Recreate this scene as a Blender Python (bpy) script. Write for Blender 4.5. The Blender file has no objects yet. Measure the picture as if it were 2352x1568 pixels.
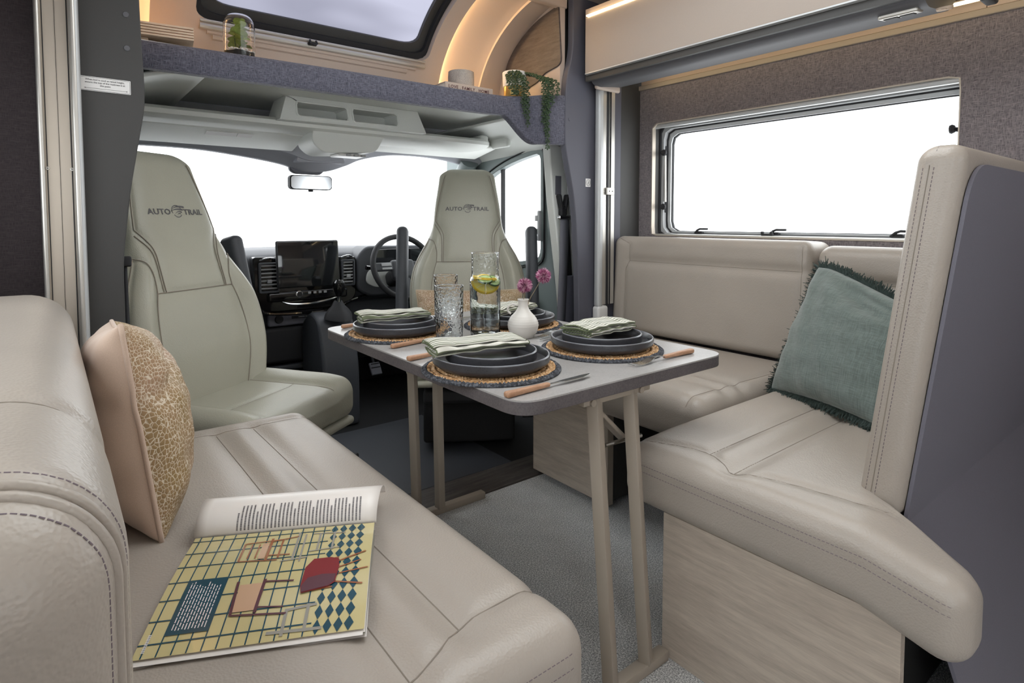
import bpy, bmesh, math, random
import numpy as np
from mathutils import Vector, Matrix
from mathutils.bvhtree import BVHTree
random.seed(7); np.random.seed(7)
PI = math.pi
scn = bpy.context.scene
C = scn.collection

# ------------------------------------------------------------------ camera, world, exposure
cd = bpy.data.cameras.new('camera'); cam = bpy.data.objects.new('camera', cd); C.objects.link(cam)
cam.location = (0, 0, 1.044); cam.rotation_euler = (math.radians(87), 0, math.radians(-38.3))
cd.sensor_width = 36; cd.lens = 36*1350/2352; cd.shift_y = -(784-578.75)/2352; cd.clip_start = 0.01
scn.camera = cam
w = bpy.data.worlds.new('daylight'); scn.world = w; w.use_nodes = True
w.node_tree.nodes['Background'].inputs[0].default_value = (0.96, 0.98, 1, 1)
w.node_tree.nodes['Background'].inputs[1].default_value = 2.6
scn.view_settings.view_transform = 'Standard'; scn.view_settings.look = 'None'
scn.view_settings.gamma = 1; scn.view_settings.use_curve_mapping = False
scn.view_settings.exposure = 0.84
def area(name, loc, rot, sx, sy, power, col=(1, .95, .88)):
    l = bpy.data.lights.new(name, 'AREA'); l.shape = 'RECTANGLE'; l.size = sx; l.size_y = sy; l.energy = power; l.color = col
    o = bpy.data.objects.new(name, l); C.objects.link(o); o.location = loc; o.rotation_euler = rot
    return o

# ------------------------------------------------------------------ materials
def s2l(c): return tuple((v/12.92 if v <= .04045 else ((v+.055)/1.055)**2.4) for v in [x/255 for x in c])
MATS = {}
class NT:
    def __init__(s, m): s.t = m.node_tree; s.n = s.t.nodes; s.l = s.t.links
    def node(s, typ, **k):
        n = s.n.new(typ)
        for a, v in k.items(): setattr(n, a, v)
        return n
    def link(s, a, b): s.l.new(a, b)
    def coord(s, scale=(1, 1, 1), out='Object', rot=(0, 0, 0)):
        tc = s.node('ShaderNodeTexCoord'); mp = s.node('ShaderNodeMapping')
        mp.inputs['Scale'].default_value = scale; mp.inputs['Rotation'].default_value = rot
        s.link(tc.outputs[out], mp.inputs[0]); return mp.outputs[0]
    def noise(s, vec, scale, detail=3, rough=.5):
        n = s.node('ShaderNodeTexNoise'); n.inputs['Scale'].default_value = scale; n.inputs['Detail'].default_value = detail
        n.inputs['Roughness'].default_value = rough
        s.link(vec, n.inputs['Vector']); return n.outputs['Fac']
    def ramp(s, fac, stops, interp='LINEAR'):
        r = s.node('ShaderNodeValToRGB'); r.color_ramp.interpolation = interp
        el = r.color_ramp.elements
        while len(el) < len(stops): el.new(.5)
        for e, (p, c) in zip(el, stops):
            e.position = p; e.color = (*c, 1) if len(c) == 3 else c
        s.link(fac, r.inputs[0]); return r.outputs[0]
    def math(s, op, a, b=None, c=None):
        n = s.node('ShaderNodeMath', operation=op)
        for i, v in enumerate((a, b, c)):
            if v is None: continue
            if isinstance(v, (int, float)): n.inputs[i].default_value = v
            else: s.link(v, n.inputs[i])
        return n.outputs[0]
    def mix(s, fac, a, b):
        n = s.node('ShaderNodeMix', data_type='RGBA')
        for sock, v in ((n.inputs[0], fac), (n.inputs[6], a), (n.inputs[7], b)):
            if isinstance(v, (int, float)): sock.default_value = v
            elif isinstance(v, tuple): sock.default_value = (*v, 1)
            else: s.link(v, sock)
        return n.outputs[2]
    def bump(s, h, strength, dist):
        b = s.node('ShaderNodeBump'); b.inputs['Strength'].default_value = strength; b.inputs['Distance'].default_value = dist
        s.link(h, b.inputs['Height']); s.link(b.outputs[0], s.bsdf.inputs['Normal'])
def newmat(name, col=(.5, .5, .5), rough=.5, metal=0, spec=None, trans=0, emit=None, es=0, ior=None, coat=0, sheen=0):
    m = bpy.data.materials.new(name); m.use_nodes = True
    n = NT(m); n.bsdf = n.n['Principled BSDF']; b = n.bsdf.inputs
    b['Base Color'].default_value = (*col, 1); b['Roughness'].default_value = rough; b['Metallic'].default_value = metal
    if spec is not None: b['Specular IOR Level'].default_value = spec
    if trans: b['Transmission Weight'].default_value = trans
    if ior: b['IOR'].default_value = ior
    if coat: b['Coat Weight'].default_value = coat
    if sheen: b['Sheen Weight'].default_value = sheen
    if emit: b['Emission Color'].default_value = (*emit, 1); b['Emission Strength'].default_value = es
    MATS[name] = m; return n
def plain(name, rgb, rough=.5, **k): newmat(name, s2l(rgb), rough, **k); return MATS[name]
def grain(name, rgb, rough=.5, scale=300, amt=.15, bump=.1, **k):
    n = newmat(name, s2l(rgb), rough, **k); c = s2l(rgb); v = n.coord()
    f = n.noise(v, scale, 2)
    n.link(n.ramp(f, [(.3, tuple(x*(1-amt) for x in c)), (.7, tuple(min(1, x*(1+amt)) for x in c))]), n.bsdf.inputs['Base Color'])
    if bump: n.bump(f, bump, .001)
    return MATS[name]
def leather(name, rgb, rough=.40):
    c = s2l(rgb); n = newmat(name, c, rough); v = n.coord()
    f = n.noise(v, 4, 2)
    n.link(n.ramp(f, [(.3, tuple(x*.95 for x in c)), (.7, tuple(x*1.05 for x in c))]), n.bsdf.inputs['Base Color'])
    vo = n.node('ShaderNodeTexVoronoi', feature='SMOOTH_F1'); vo.inputs['Scale'].default_value = 300; vo.inputs['Smoothness'].default_value = .6
    n.link(v, vo.inputs['Vector'])
    n.bump(n.math('ADD', vo.outputs['Distance'], n.math('MULTIPLY', n.noise(v, 60, 2), .8)), .35, .0012)
    return MATS[name]
def tweed(name, dark, light, mid=.5, plane='yz', sc=1.0, blotch=None):
    d, l = s2l(dark), s2l(light); n = newmat(name, d, .9, sheen=.2)
    if plane == 'yz': a, b = (1, 70, 640), (1, 640, 70)
    else: a, b = (70, 70, 640), (640, 640, 70)
    f1 = n.noise(n.coord(tuple(x*sc for x in a)), 1, 2); f2 = n.noise(n.coord(tuple(x*sc for x in b)), 1, 2)
    f = n.math('MAXIMUM', f1, f2)
    col = n.ramp(f, [(mid-.1, d), (mid+.25, l)])
    n.link(col, n.bsdf.inputs['Base Color']); n.bump(f, .4, .001)
    return MATS[name]
def wood(name, a, b, scale=(2, 14, 14), rough=.5, rot=(0, 0, 0)):
    ca, cb = s2l(a), s2l(b); n = newmat(name, ca, rough)
    v = n.coord(scale, rot=rot)
    f = n.noise(v, 2.2, 6, .62); g = n.noise(n.coord(tuple(x*5 for x in scale), rot=rot), 3, 2, .6)
    h = n.math('ADD', n.math('MULTIPLY', f, .72), n.math('MULTIPLY', g, .28))
    n.link(n.ramp(h, [(.36, cb), (.5, tuple((p+q)/2 for p, q in zip(ca, cb))), (.62, ca)]), n.bsdf.inputs['Base Color'])
    n.bump(h, .15, .001)
    return MATS[name]
leather('leather_beige', (165, 156, 146), .38); leather('leather_seat', (166, 164, 149), .42)
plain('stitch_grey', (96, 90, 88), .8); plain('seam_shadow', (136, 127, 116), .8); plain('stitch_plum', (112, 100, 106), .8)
tweed('tweed_wall', (86, 80, 84), (150, 141, 141), .5)
tweed('tweed_navy', (52, 52, 64), (112, 112, 126), .5, 'xz')
tweed('fabric_plum', (52, 45, 48), (74, 66, 68), .5, 'xz')
grain('panel_grey', (88, 88, 92), .62, 700, .06, .05)
grain('panel_slate', (84, 84, 94), .6, 700, .07, .05)
grain('board_grey', (112, 110, 121), .6, 700, .07, .05)
grain('locker_beige', (166, 154, 144), .5, 900, .03, .04)
grain('panel_dark', (62, 61, 60), .6, 500, .05, .03)
grain('mould_beige', (188, 172, 160), .6, 900, .04, .06)
grain('cab_plastic', (212, 214, 210), .55, 600, .04, .08)
grain('header_grey', (168, 169, 177), .65, 600, .04, .08)
grain('visor_pale', (240, 242, 238), .5, 600, .03, .05)
grain('cab_plastic_mid', (160, 161, 162), .6, 600, .04, .08)
grain('cab_plastic_dark', (98, 98, 106), .65, 600, .04, .08)
grain('door_plastic', (112, 122, 122), .55, 500, .05, .1)
grain('dash_black', (62, 64, 69), .55, 500, .12, .15)
plain('gloss_black', (18, 18, 20), .08, coat=.5); plain('screen_black', (30, 32, 34), .06, coat=.6)
plain('soft_black', (34, 34, 37), .7); plain('rubber_black', (26, 26, 28), .8)
plain('chrome', (200, 202, 205), .15, metal=1); plain('steel', (190, 190, 188), .22, metal=1)
plain('alu', (205, 202, 196), .38, metal=.75); plain('alu_warm', (188, 178, 165), .45, metal=.5); plain('alu_pale', (192, 194, 195), .42, metal=.3)
plain('white_label', (226, 224, 222), .5); plain('ink', (38, 38, 40), .6); plain('white_plastic', (215, 214, 212), .4)
wood('oak_pale', (198, 185, 170), (170, 157, 144), (14, 2, 22)); wood('oak_pale_x', (184, 172, 158), (152, 140, 128), (2, 14, 22))
wood('walnut_grey', (92, 82, 80), (66, 58, 56), (2, 4, 26)); wood('handle_wood', (192, 152, 122), (150, 108, 80), (12, 90, 90), .45)
wood('birch', (222, 200, 178), (200, 176, 152), (6, 6, 40)); wood('strip_wood', (92, 86, 82), (60, 55, 52), (3, 30, 30))
def mk_carpet():
    n = newmat('carpet_grey', s2l((105, 105, 105)), .95, sheen=.3); v = n.coord()
    f = n.noise(v, 260, 4, .8); g = n.noise(v, 14, 2)
    h = n.math('ADD', n.math('MULTIPLY', f, .96), n.math('MULTIPLY', g, .04))
    n.link(n.ramp(h, [(.36, s2l((92, 92, 93))), (.5, s2l((172, 172, 171))), (.62, s2l((244, 243, 240)))]), n.bsdf.inputs['Base Color'])
    n.bump(f, .5, .002)
mk_carpet()
def mk_laminate(name, a, b, rough):
    n = newmat(name, s2l(a), rough); v = n.coord()
    f = n.noise(v, 7, 4, .6); g = n.noise(v, 260, 2, .6)
    h = n.math('ADD', n.math('MULTIPLY', f, .55), n.math('MULTIPLY', g, .45))
    n.link(n.ramp(h, [(.35, s2l(b)), (.62, s2l(a))]), n.bsdf.inputs['Base Color'])
mk_laminate('laminate_top', (170, 167, 165), (148, 146, 144), .34); mk_laminate('laminate_edge', (98, 92, 93), (68, 63, 67), .55)
plain('leg_paint', (158, 147, 134), .45)
def mk_pane(name, tint, gloss, rough=.02):
    m = bpy.data.materials.new(name); m.use_nodes = True; t = m.node_tree; t.nodes.clear()
    o = t.nodes.new('ShaderNodeOutputMaterial'); a = t.nodes.new('ShaderNodeBsdfTransparent'); b = t.nodes.new('ShaderNodeBsdfGlossy'); x = t.nodes.new('ShaderNodeMixShader')
    a.inputs[0].default_value = (*tint, 1); b.inputs['Roughness'].default_value = rough; x.inputs[0].default_value = gloss
    t.links.new(a.outputs[0], x.inputs[1]); t.links.new(b.outputs[0], x.inputs[2]); t.links.new(x.outputs[0], o.inputs[0]); MATS[name] = m
mk_pane('window_glass', (.97, .98, .98), .04)
def mk_blind():
    m = bpy.data.materials.new('blind_mesh'); m.use_nodes = True; t = m.node_tree; t.nodes.clear()
    o = t.nodes.new('ShaderNodeOutputMaterial'); a = t.nodes.new('ShaderNodeBsdfTransparent'); b = t.nodes.new('ShaderNodeBsdfTranslucent'); x = t.nodes.new('ShaderNodeMixShader')
    tc = t.nodes.new('ShaderNodeTexCoord'); mp = t.nodes.new('ShaderNodeMapping'); nz = t.nodes.new('ShaderNodeTexNoise'); r = t.nodes.new('ShaderNodeValToRGB')
    mp.inputs['Scale'].default_value = (1.2, 4, 4); nz.inputs['Scale'].default_value = 1.6; nz.inputs['Detail'].default_value = 1
    r.color_ramp.elements[0].position = .35; r.color_ramp.elements[0].color = (.10, .10, .125, 1)
    r.color_ramp.elements[1].position = .65; r.color_ramp.elements[1].color = (.22, .22, .265, 1)
    t.links.new(tc.outputs['Object'], mp.inputs[0]); t.links.new(mp.outputs[0], nz.inputs['Vector']); t.links.new(nz.outputs['Fac'], r.inputs[0])
    t.links.new(r.outputs[0], b.inputs[0]); a.inputs[0].default_value = (.085, .085, .105, 1); x.inputs[0].default_value = .45
    t.links.new(a.outputs[0], x.inputs[1]); t.links.new(b.outputs[0], x.inputs[2]); t.links.new(x.outputs[0], o.inputs[0]); MATS['blind_mesh'] = m
mk_blind()
plain('led_warm', (255, 214, 150), .5, emit=(1, .72, .38), es=26); plain('led_white', (255, 244, 225), .5, emit=(1, .9, .76), es=6)
plain('led_soft', (255, 225, 170), .5, emit=(1, .75, .42), es=4)

# ------------------------------------------------------------------ mesh helpers
class MB:
    def __init__(s): s.v = []; s.f = []
    def add(s, v, f):
        o = len(s.v); s.v += [tuple(map(float, p)) for p in v]; s.f += [tuple(i+o for i in q) for q in f]; return s
    def box(s, c, d, M=None):
        x, y, z = (k/2 for k in d)
        vs = [Vector((sx*x, sy*y, sz*z)) for sz in (-1, 1) for sy in (-1, 1) for sx in (-1, 1)]
        if M is not None: vs = [M @ p for p in vs]
        vs = [p+Vector(c) for p in vs]
        return s.add(vs, [(0, 2, 3, 1), (4, 5, 7, 6), (0, 1, 5, 4), (2, 6, 7, 3), (0, 4, 6, 2), (1, 3, 7, 5)])
    def b2(s, a, b): return s.box([(p+q)/2 for p, q in zip(a, b)], [abs(q-p) for p, q in zip(a, b)])
    def rbox(s, c, d, r=.01, k=3, n=(1, 1, 1), M=None, fn=None):
        v, f = rb(d, r, k, n)
        if fn is not None: v = fn(v)
        if M is not None: v = v @ np.array(M.to_3x3()).T
        return s.add(v+np.array(c), f)
    def tube(s, pts, r, n=8, caps=True, closed=False):
        P = [Vector(p) for p in pts]; m = len(P); rs = r if isinstance(r, (list, tuple)) else [r]*m
        T = []
        for i in range(m):
            a = P[(i-1) % m] if (closed or i > 0) else P[i]; b = P[(i+1) % m] if (closed or i < m-1) else P[i]
            t = b-a; T.append(t.normalized() if t.length > 1e-9 else Vector((0, 0, 1)))
        up = Vector((0, 0, 1)) if abs(T[0].z) < .9 else Vector((1, 0, 0))
        N = (up-T[0]*up.dot(T[0])).normalized(); o = len(s.v)
        for i in range(m):
            N = N-T[i]*N.dot(T[i]); N = N.normalized() if N.length > 1e-6 else T[i].orthogonal().normalized(); B = T[i].cross(N)
            for j in range(n):
                a = 2*PI*j/n; s.v.append(tuple(P[i]+(N*math.cos(a)+B*math.sin(a))*rs[i]))
        for i in range(m if closed else m-1):
            for j in range(n):
                a, b = o+i*n, o+((i+1) % m)*n
                s.f.append((a+j, a+(j+1) % n, b+(j+1) % n, b+j))
        if caps and not closed:
            s.f.append(tuple(o+j for j in range(n))[::-1]); s.f.append(tuple(o+(m-1)*n+j for j in range(n)))
        return s
    def lathe(s, prof, n=32, c=(0, 0, 0), M=None, fn=None):
        o = len(s.v)
        for r, z in prof:
            for j in range(n):
                a = 2*PI*j/n; rr = max(r, 1e-5); p = Vector((rr*math.cos(a), rr*math.sin(a), z))
                if fn: p = fn(p, a, r, z)
                if M is not None: p = M @ p
                s.v.append(tuple(p+Vector(c)))
        for i in range(len(prof)-1):
            for j in range(n):
                s.f.append((o+i*n+j, o+i*n+(j+1) % n, o+(i+1)*n+(j+1) % n, o+(i+1)*n+j))
        return s
    def prism(s, poly, axis, a, b):
        n = len(poly)
        def mk(p, t): return (t, p[0], p[1]) if axis == 'x' else ((p[0], t, p[1]) if axis == 'y' else (p[0], p[1], t))
        v = [mk(p, a) for p in poly]+[mk(p, b) for p in poly]
        f = [tuple(range(n))[::-1], tuple(range(n, 2*n))]+[(i, (i+1) % n, (i+1) % n+n, i+n) for i in range(n)]
        return s.add(v, f)
    def ring(s, outer, inner, mp, m=1, flip=False):
        n = len(outer); v = []
        for k in range(m+1):
            t = k/m; v += [mp(o[0]*(1-t)+i[0]*t, o[1]*(1-t)+i[1]*t) for o, i in zip(outer, inner)]
        return s.add(v, [(k*n+i, k*n+(i+1) % n, (k+1)*n+(i+1) % n, (k+1)*n+i) for k in range(m) for i in range(n)])
    def slab_ring(s, outer, inner, axis, a, b):
        """flat ring with thickness: loops matched point by point"""
        n = len(outer)
        def mk(p, t): return (t, p[0], p[1]) if axis == 'x' else ((p[0], t, p[1]) if axis == 'y' else (p[0], p[1], t))
        L = [[mk(p, a) for p in outer], [mk(p, b) for p in outer], [mk(p, b) for p in inner], [mk(p, a) for p in inner]]
        v = sum(L, [])
        return s.add(v, [(k*n+i, k*n+(i+1) % n, ((k+1) % 4)*n+(i+1) % n, ((k+1) % 4)*n+i) for k in range(4) for i in range(n)])
    def grid(s, fn, nu, nv):
        v = [fn(i/nu, j/nv) for j in range(nv+1) for i in range(nu+1)]
        return s.add(v, [(j*(nu+1)+i, j*(nu+1)+i+1, (j+1)*(nu+1)+i+1, (j+1)*(nu+1)+i) for j in range(nv) for i in range(nu)])
def rb(d, r, k=3, n=(1, 1, 1)):
    h = [x/2 for x in d]; r = min(r, *[x*.999 for x in h])
    ax = []
    for i in range(3):
        a = h[i]-r; e = [a+r*math.tan(PI/4*t/k) for t in range(1, k+1)]
        mid = np.linspace(-a, a, n[i]+1) if a > 1e-6 else np.array([0.])
        ax.append(np.concatenate([[-x for x in e[::-1]], mid, e]))
    key = {}; V = []; F = []
    def vid(p):
        q = (round(p[0], 6), round(p[1], 6), round(p[2], 6))
        if q not in key: key[q] = len(V); V.append(p)
        return key[q]
    for a in range(3):
        u, w_ = [(1, 2), (2, 0), (0, 1)][a]
        for sg in (-1, 1):
            G = []
            for x in ax[u]:
                row = []
                for y in ax[w_]:
                    p = [0, 0, 0]; p[a] = sg*h[a]; p[u] = x; p[w_] = y; row.append(vid(tuple(p)))
                G.append(row)
            for i in range(len(ax[u])-1):
                for j in range(len(ax[w_])-1):
                    q = (G[i][j], G[i+1][j], G[i+1][j+1], G[i][j+1]); F.append(q if sg > 0 else q[::-1])
    V = np.array(V); inn = np.array([x-r for x in h]); c = np.clip(V, -inn, inn); dd = V-c
    L = np.linalg.norm(dd, axis=1, keepdims=True); L[L == 0] = 1
    return c+dd/L*r, F
def rpoly(pts, r, k=5):
    """round the corners of a 2d polygon; r number or list"""
    out = []; n = len(pts)
    for i in range(n):
        p = Vector(pts[i]); a = Vector(pts[i-1]); b = Vector(pts[(i+1) % n]); rr = r[i] if isinstance(r, (list, tuple)) else r
        u, v_ = (a-p), (b-p); rr = min(rr, u.length*.49, v_.length*.49)
        if rr < 1e-5: out.append(tuple(p)); continue
        u.normalize(); v_.normalize(); s, e = p+u*rr, p+v_*rr
        for j in range(k+1):
            t = j/k; q = s*(1-t)**2+p*2*t*(1-t)+e*t*t; out.append(tuple(q))
    return out
def rrect(x0, x1, y0, y1, r, k=6): return rpoly([(x0, y0), (x1, y0), (x1, y1), (x0, y1)], r, k)
def resample(pts, n):
    P = np.array(pts, float); P = np.vstack([P, P[:1]]); d = np.r_[0, np.cumsum(np.linalg.norm(np.diff(P, axis=0), axis=1))]
    t = np.linspace(0, d[-1], n+1)[:-1]; return [tuple(np.interp(x, d, P[:, i]) for i in range(P.shape[1])) for x in t]
def out_to(inner, x0, x1, y0, y1):
    """for each inner point the point on the rectangle border seen from the centre; corners snapped"""
    cx, cy = np.mean([p[0] for p in inner]), np.mean([p[1] for p in inner]); o = []
    for p in inner:
        dx, dy = p[0]-cx, p[1]-cy; t = 1e9
        if dx > 1e-9: t = min(t, (x1-cx)/dx)
        if dx < -1e-9: t = min(t, (x0-cx)/dx)
        if dy > 1e-9: t = min(t, (y1-cy)/dy)
        if dy < -1e-9: t = min(t, (y0-cy)/dy)
        o.append([cx+dx*t, cy+dy*t])
    for X in (x0, x1):
        for Y in (y0, y1):
            i = min(range(len(o)), key=lambda i: (o[i][0]-X)**2+(o[i][1]-Y)**2); o[i] = [X, Y]
    return o
def spline(pts, n=8):
    P = [np.array(p, float) for p in pts]; P = [2*P[0]-P[1]]+P+[2*P[-1]-P[-2]]; o = []
    for i in range(1, len(P)-2):
        for j in range(n):
            t = j/n; a, b, c, d = P[i-1:i+3]
            o.append(.5*((2*b)+(-a+c)*t+(2*a-5*b+4*c-d)*t*t+(-a+3*b-3*c+d)*t**3))
    o.append(P[-2]); return [tuple(map(float, q)) for q in o]
def obj(name, mb, mat, parent=None, smooth=35, loc=None, rot=None, bevel=0, kind=None):
    if isinstance(mb, MB):
        me = bpy.data.meshes.new(name); me.from_pydata(mb.v, [], mb.f)
        bm = bmesh.new(); bm.from_mesh(me); bmesh.ops.recalc_face_normals(bm, faces=bm.faces); bm.to_mesh(me); bm.free()
    else: me = mb
    if not len(me.materials):
        for m in (mat if isinstance(mat, (list, tuple)) else [mat]): me.materials.append(MATS[m])
    if smooth:
        me.shade_smooth()
        if smooth < 180: me.set_sharp_from_angle(angle=math.radians(smooth))
    o = bpy.data.objects.new(name, me); C.objects.link(o)
    if parent: o.parent = parent
    if loc: o.location = loc
    if rot: o.rotation_euler = rot
    if bevel:
        b = o.modifiers.new('bevel', 'BEVEL'); b.width = bevel; b.segments = 2; b.limit_method = 'ANGLE'; b.angle_limit = math.radians(40)
    if kind: o['kind'] = kind
    return o
def tag(o, label, cat, group=None, kind=None):
    o['label'] = label; o['category'] = cat
    if group: o['group'] = group
    if kind: o['kind'] = kind
    return o
def thing(name, label, cat, loc=(0, 0, 0), rotz=0, group=None, rot=None):
    o = bpy.data.objects.new(name, None); C.objects.link(o); o.location = loc; o.rotation_euler = rot or (0, 0, rotz); o.empty_display_size = .05
    return tag(o, label, cat, group)
def struct(name, mb, mat, label, cat, **k):
    return tag(obj(name, mb, mat, **k), label, cat, kind='structure')
def copy_tree(o, parent=None):
    c = o.copy(); C.objects.link(c); c.parent = parent
    for ch in list(o.children): copy_tree(ch, c)
    return c
def text_mesh(txt, size, depth=0, align='CENTER', space=1.0, shear=0, bold=0):
    cu = bpy.data.curves.new('t', 'FONT'); cu.body = txt; cu.size = size; cu.align_x = align; cu.align_y = 'CENTER'; cu.extrude = depth
    cu.space_character = space; cu.shear = shear; cu.resolution_u = 2; cu.offset = bold
    o = bpy.data.objects.new('t', cu); C.objects.link(o); dg = bpy.context.evaluated_depsgraph_get()
    me = bpy.data.meshes.new_from_object(o.evaluated_get(dg)); bpy.data.objects.remove(o); bpy.data.curves.remove(cu)
    return me
def mesh_mb(me, fn=None):
    m = MB(); m.add([fn(v.co) if fn else tuple(v.co) for v in me.vertices], [tuple(p.vertices) for p in me.polygons]); return m
def polydist(V, pts):
    P = np.array(pts, float); D = np.full(len(V), 1e9)
    for a, b in zip(P[:-1], P[1:]):
        ab = b-a; L = ab@ab
        if L < 1e-12: continue
        t = np.clip((V-a)@ab/L, 0, 1); q = a+t[:, None]*ab; D = np.minimum(D, np.linalg.norm(V-q, axis=1))
    return D
def vnormals(v, f):
    me = bpy.data.meshes.new('n'); me.from_pydata([tuple(p) for p in v], [], f); me.update()
    N = np.zeros(len(v)*3); me.vertices.foreach_get('normal', N); bpy.data.meshes.remove(me); return N.reshape(-1, 3)
def project(v, f, pts, d):
    t = BVHTree.FromPolygons([tuple(p) for p in v], f)
    if isinstance(d, tuple) and len(d) == 2 and d[0] == 'from':
        c = Vector(d[1]); o = []
        for p in pts:
            c2 = Vector((c.x, p[1], c.z)); h = t.ray_cast(c2, (Vector(p)-c2).normalized())[0]
            if h is not None: o.append(tuple(h))
        return o
    d = Vector(d).normalized(); o = []
    for p in pts:
        h = t.ray_cast(Vector(p)-d*.6, d)[0]
        if h is not None: o.append(tuple(h))
    return o
def dense(pts, step=.012):
    P = np.array(pts, float); d = np.r_[0, np.cumsum(np.linalg.norm(np.diff(P, axis=0), axis=1))]; n = max(2, int(d[-1]/step)+1)
    return [tuple(np.interp(x, d, P[:, i]) for i in range(3)) for x in np.linspace(0, d[-1], n)]
def dashes(mb, pts, dash=.0052, gap=.0026, r=.0007):
    P = np.array(pts, float); d = np.r_[0, np.cumsum(np.linalg.norm(np.diff(P, axis=0), axis=1))]; x = 0
    g = lambda x: tuple(np.interp(x, d, P[:, i]) for i in range(3))
    while x+dash < d[-1]:
        mb.tube([g(x), g(x+dash)], r, 4); x += dash+gap
def cushion(name, size, r, mat, parent, res=.012, crown=.0, grooves=(), warp=None, stitch=(), loc=None, rot=None, seam=True, k=5, dash=(.0052, .0026, .0007)):
    """soft padded block; grooves: (points, direction, depth, width[, line]) in local coordinates, centre origin"""
    n = tuple(max(1, int((s-2*r)/res)) for s in size)
    v, f = rb(size, r, k, n); h = np.array(size)/2
    if crown:
        N0 = vnormals(v, f); q = v/h
        g = np.clip((1-q[:, 0]**2), 0, 1)*np.clip((1-q[:, 1]**2), 0, 1)
        v[:, 2] += np.where(v[:, 2] > 0, crown*g**.6, 0)
    if warp is not None: v = warp(v)
    lines = []
    if grooves:
        proj = []
        for g in grooves:
            p = project(v, f, dense(g[0]), g[1])
            if len(p) > 1: proj.append((p, g))
        N = vnormals(v, f); disp = np.zeros(len(v))
        for p, g in proj: disp = np.maximum(disp, g[2]*np.exp(-(polydist(v, p)/g[3])**2))
        v = v-N*disp[:, None]
        for p, g in proj:
            if len(g) < 5 or g[4]: lines.append(project(v, f, p, g[1]))
    mb = MB(); mb.add(v, f); o = obj(name, mb, mat, parent, 180, loc, rot)
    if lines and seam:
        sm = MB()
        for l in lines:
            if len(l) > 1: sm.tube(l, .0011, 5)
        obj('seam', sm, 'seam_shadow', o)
    if stitch:
        sm = MB()
        for pts, d in stitch:
            l = project(v, f, dense(pts, .008), d)
            if len(l) > 1: dashes(sm, l, *dash)
        obj('stitching', sm, 'stitch_plum', o, kind='stuff')
    return o, v, f

# ------------------------------------------------------------------ the shell of the motorhome
XR, XL, YB, ZC = 2.35, -.2, -1.3, 2.05
m = MB(); m.b2((XL, YB, -.05), (XR+.1, 1.79, 0)); struct('floor', m, 'carpet_grey', 'grey flecked carpet floor under the dining table', 'floor')
m = MB(); m.b2((0, 1.79, -.05), (XR+.1, 3.7, -.004)); fc = struct('floor', m, 'rubber_black', 'black rubber cab floor in front of the carpet', 'floor')
m = MB(); m.b2((.55, 1.795, -.004), (1.9, 1.96, .006)); obj('threshold_strip', m, 'strip_wood', fc, bevel=.002)
m = MB(); m.b2((.6, 1.965, -.004), (1.55, 2.75, .004)); obj('floor_mat', m, 'dash_black', fc, bevel=.003)
# ceiling with a roof light over the lounge (added out of frame to light the room)
inner = resample(rrect(.45, 1.65, .25, 1.65, .05), 64); outer = out_to(inner, XL-.1, XR+.1, YB, 2.0)
m = MB(); m.slab_ring(outer, inner, 'z', ZC, ZC+.05); struct('ceiling', m, 'mould_beige', 'pale beige lounge ceiling above the lockers', 'ceiling')
rl = tag(obj('added_roof_light', MB().slab_ring(resample(rrect(.44, 1.66, .24, 1.66, .06), 64), resample(rrect(.47, 1.63, .27, 1.63, .05), 64), 'z', ZC-.01, ZC+.06), 'white_plastic'), 'added white framed roof light in the lounge ceiling, out of view', 'window', kind='structure')
obj('pane', MB().b2((.46, .26, ZC+.04), (1.64, 1.64, ZC+.045)), 'window_glass', rl)
# right wall with window opening
WY0, WY1, WZ0, WZ1 = .615, 1.862, .972, 1.521
inner = resample(rrect(WY0, WY1, WZ0, WZ1, .02), 96)
m = MB(); m.slab_ring(out_to(inner, YB, 2.05, 0, 1.695), inner, 'x', XR, XR+.05)
wr = struct('wall_right', m, 'tweed_wall', 'grey plum tweed covered wall around the side window', 'wall')
m = MB(); m.b2((XR-.012, YB, 1.692), (XR+.03, 2.0, 1.715)); obj('capping_trim', m, 'leg_paint', wr, bevel=.003)
for a, b in ((YB, .555), (.557, 1.93)): obj('cove_panel', MB().b2((XR-.004, a, 1.715), (XR+.04, b, ZC)), 'mould_beige', wr)
# left wall with an unseen window added for daylight, and rear wall
inner = resample(rrect(-.1, 1.75, .95, 1.42, .05), 64)
m = MB(); m.slab_ring(out_to(inner, -.25, 2.0, 0, ZC), inner, 'x', XL-.04, XL); struct('wall_left', m, 'fabric_plum', 'dark plum fabric wall beside the sofa', 'wall')
wl = struct('added_window_left', MB().slab_ring(resample(rrect(-.12, 1.77, .93, 1.44, .06), 64), resample(rrect(-.08, 1.73, .97, 1.40, .05), 64), 'x', XL-.05, XL+.01), 'soft_black', 'added dark framed window behind the sofa, out of view', 'window')
obj('pane', MB().b2((XL-.03, -.09, .96), (XL-.026, 1.74, 1.41)), 'window_glass', wl)
inner = resample(rrect(-1.15, -.4, .06, 1.9, .06), 64)
m = MB(); m.slab_ring(out_to(inner, YB, -.25, 0, ZC), inner, 'x', XL-.04, XL); struct('wall_left', m, 'fabric_plum', 'dark plum fabric wall around the added glazed door', 'wall')
dd = struct('added_door_glazed', MB().slab_ring(resample(rrect(-1.16, -.39, .05, 1.91, .06), 64), resample(rrect(-1.10, -.45, .12, 1.85, .05), 64), 'x', XL-.05, XL+.01), 'white_plastic', 'added glazed door behind the camera for daylight', 'door')  # unseen glazed door, added to let daylight onto the aisle-facing panels
obj('pane', MB().b2((XL-.03, -1.11, .11), (XL-.026, -.44, 1.86)), 'window_glass', dd)
inner = resample(rrect(.5, 1.5, 1.0, 1.6, .05), 64)
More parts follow.
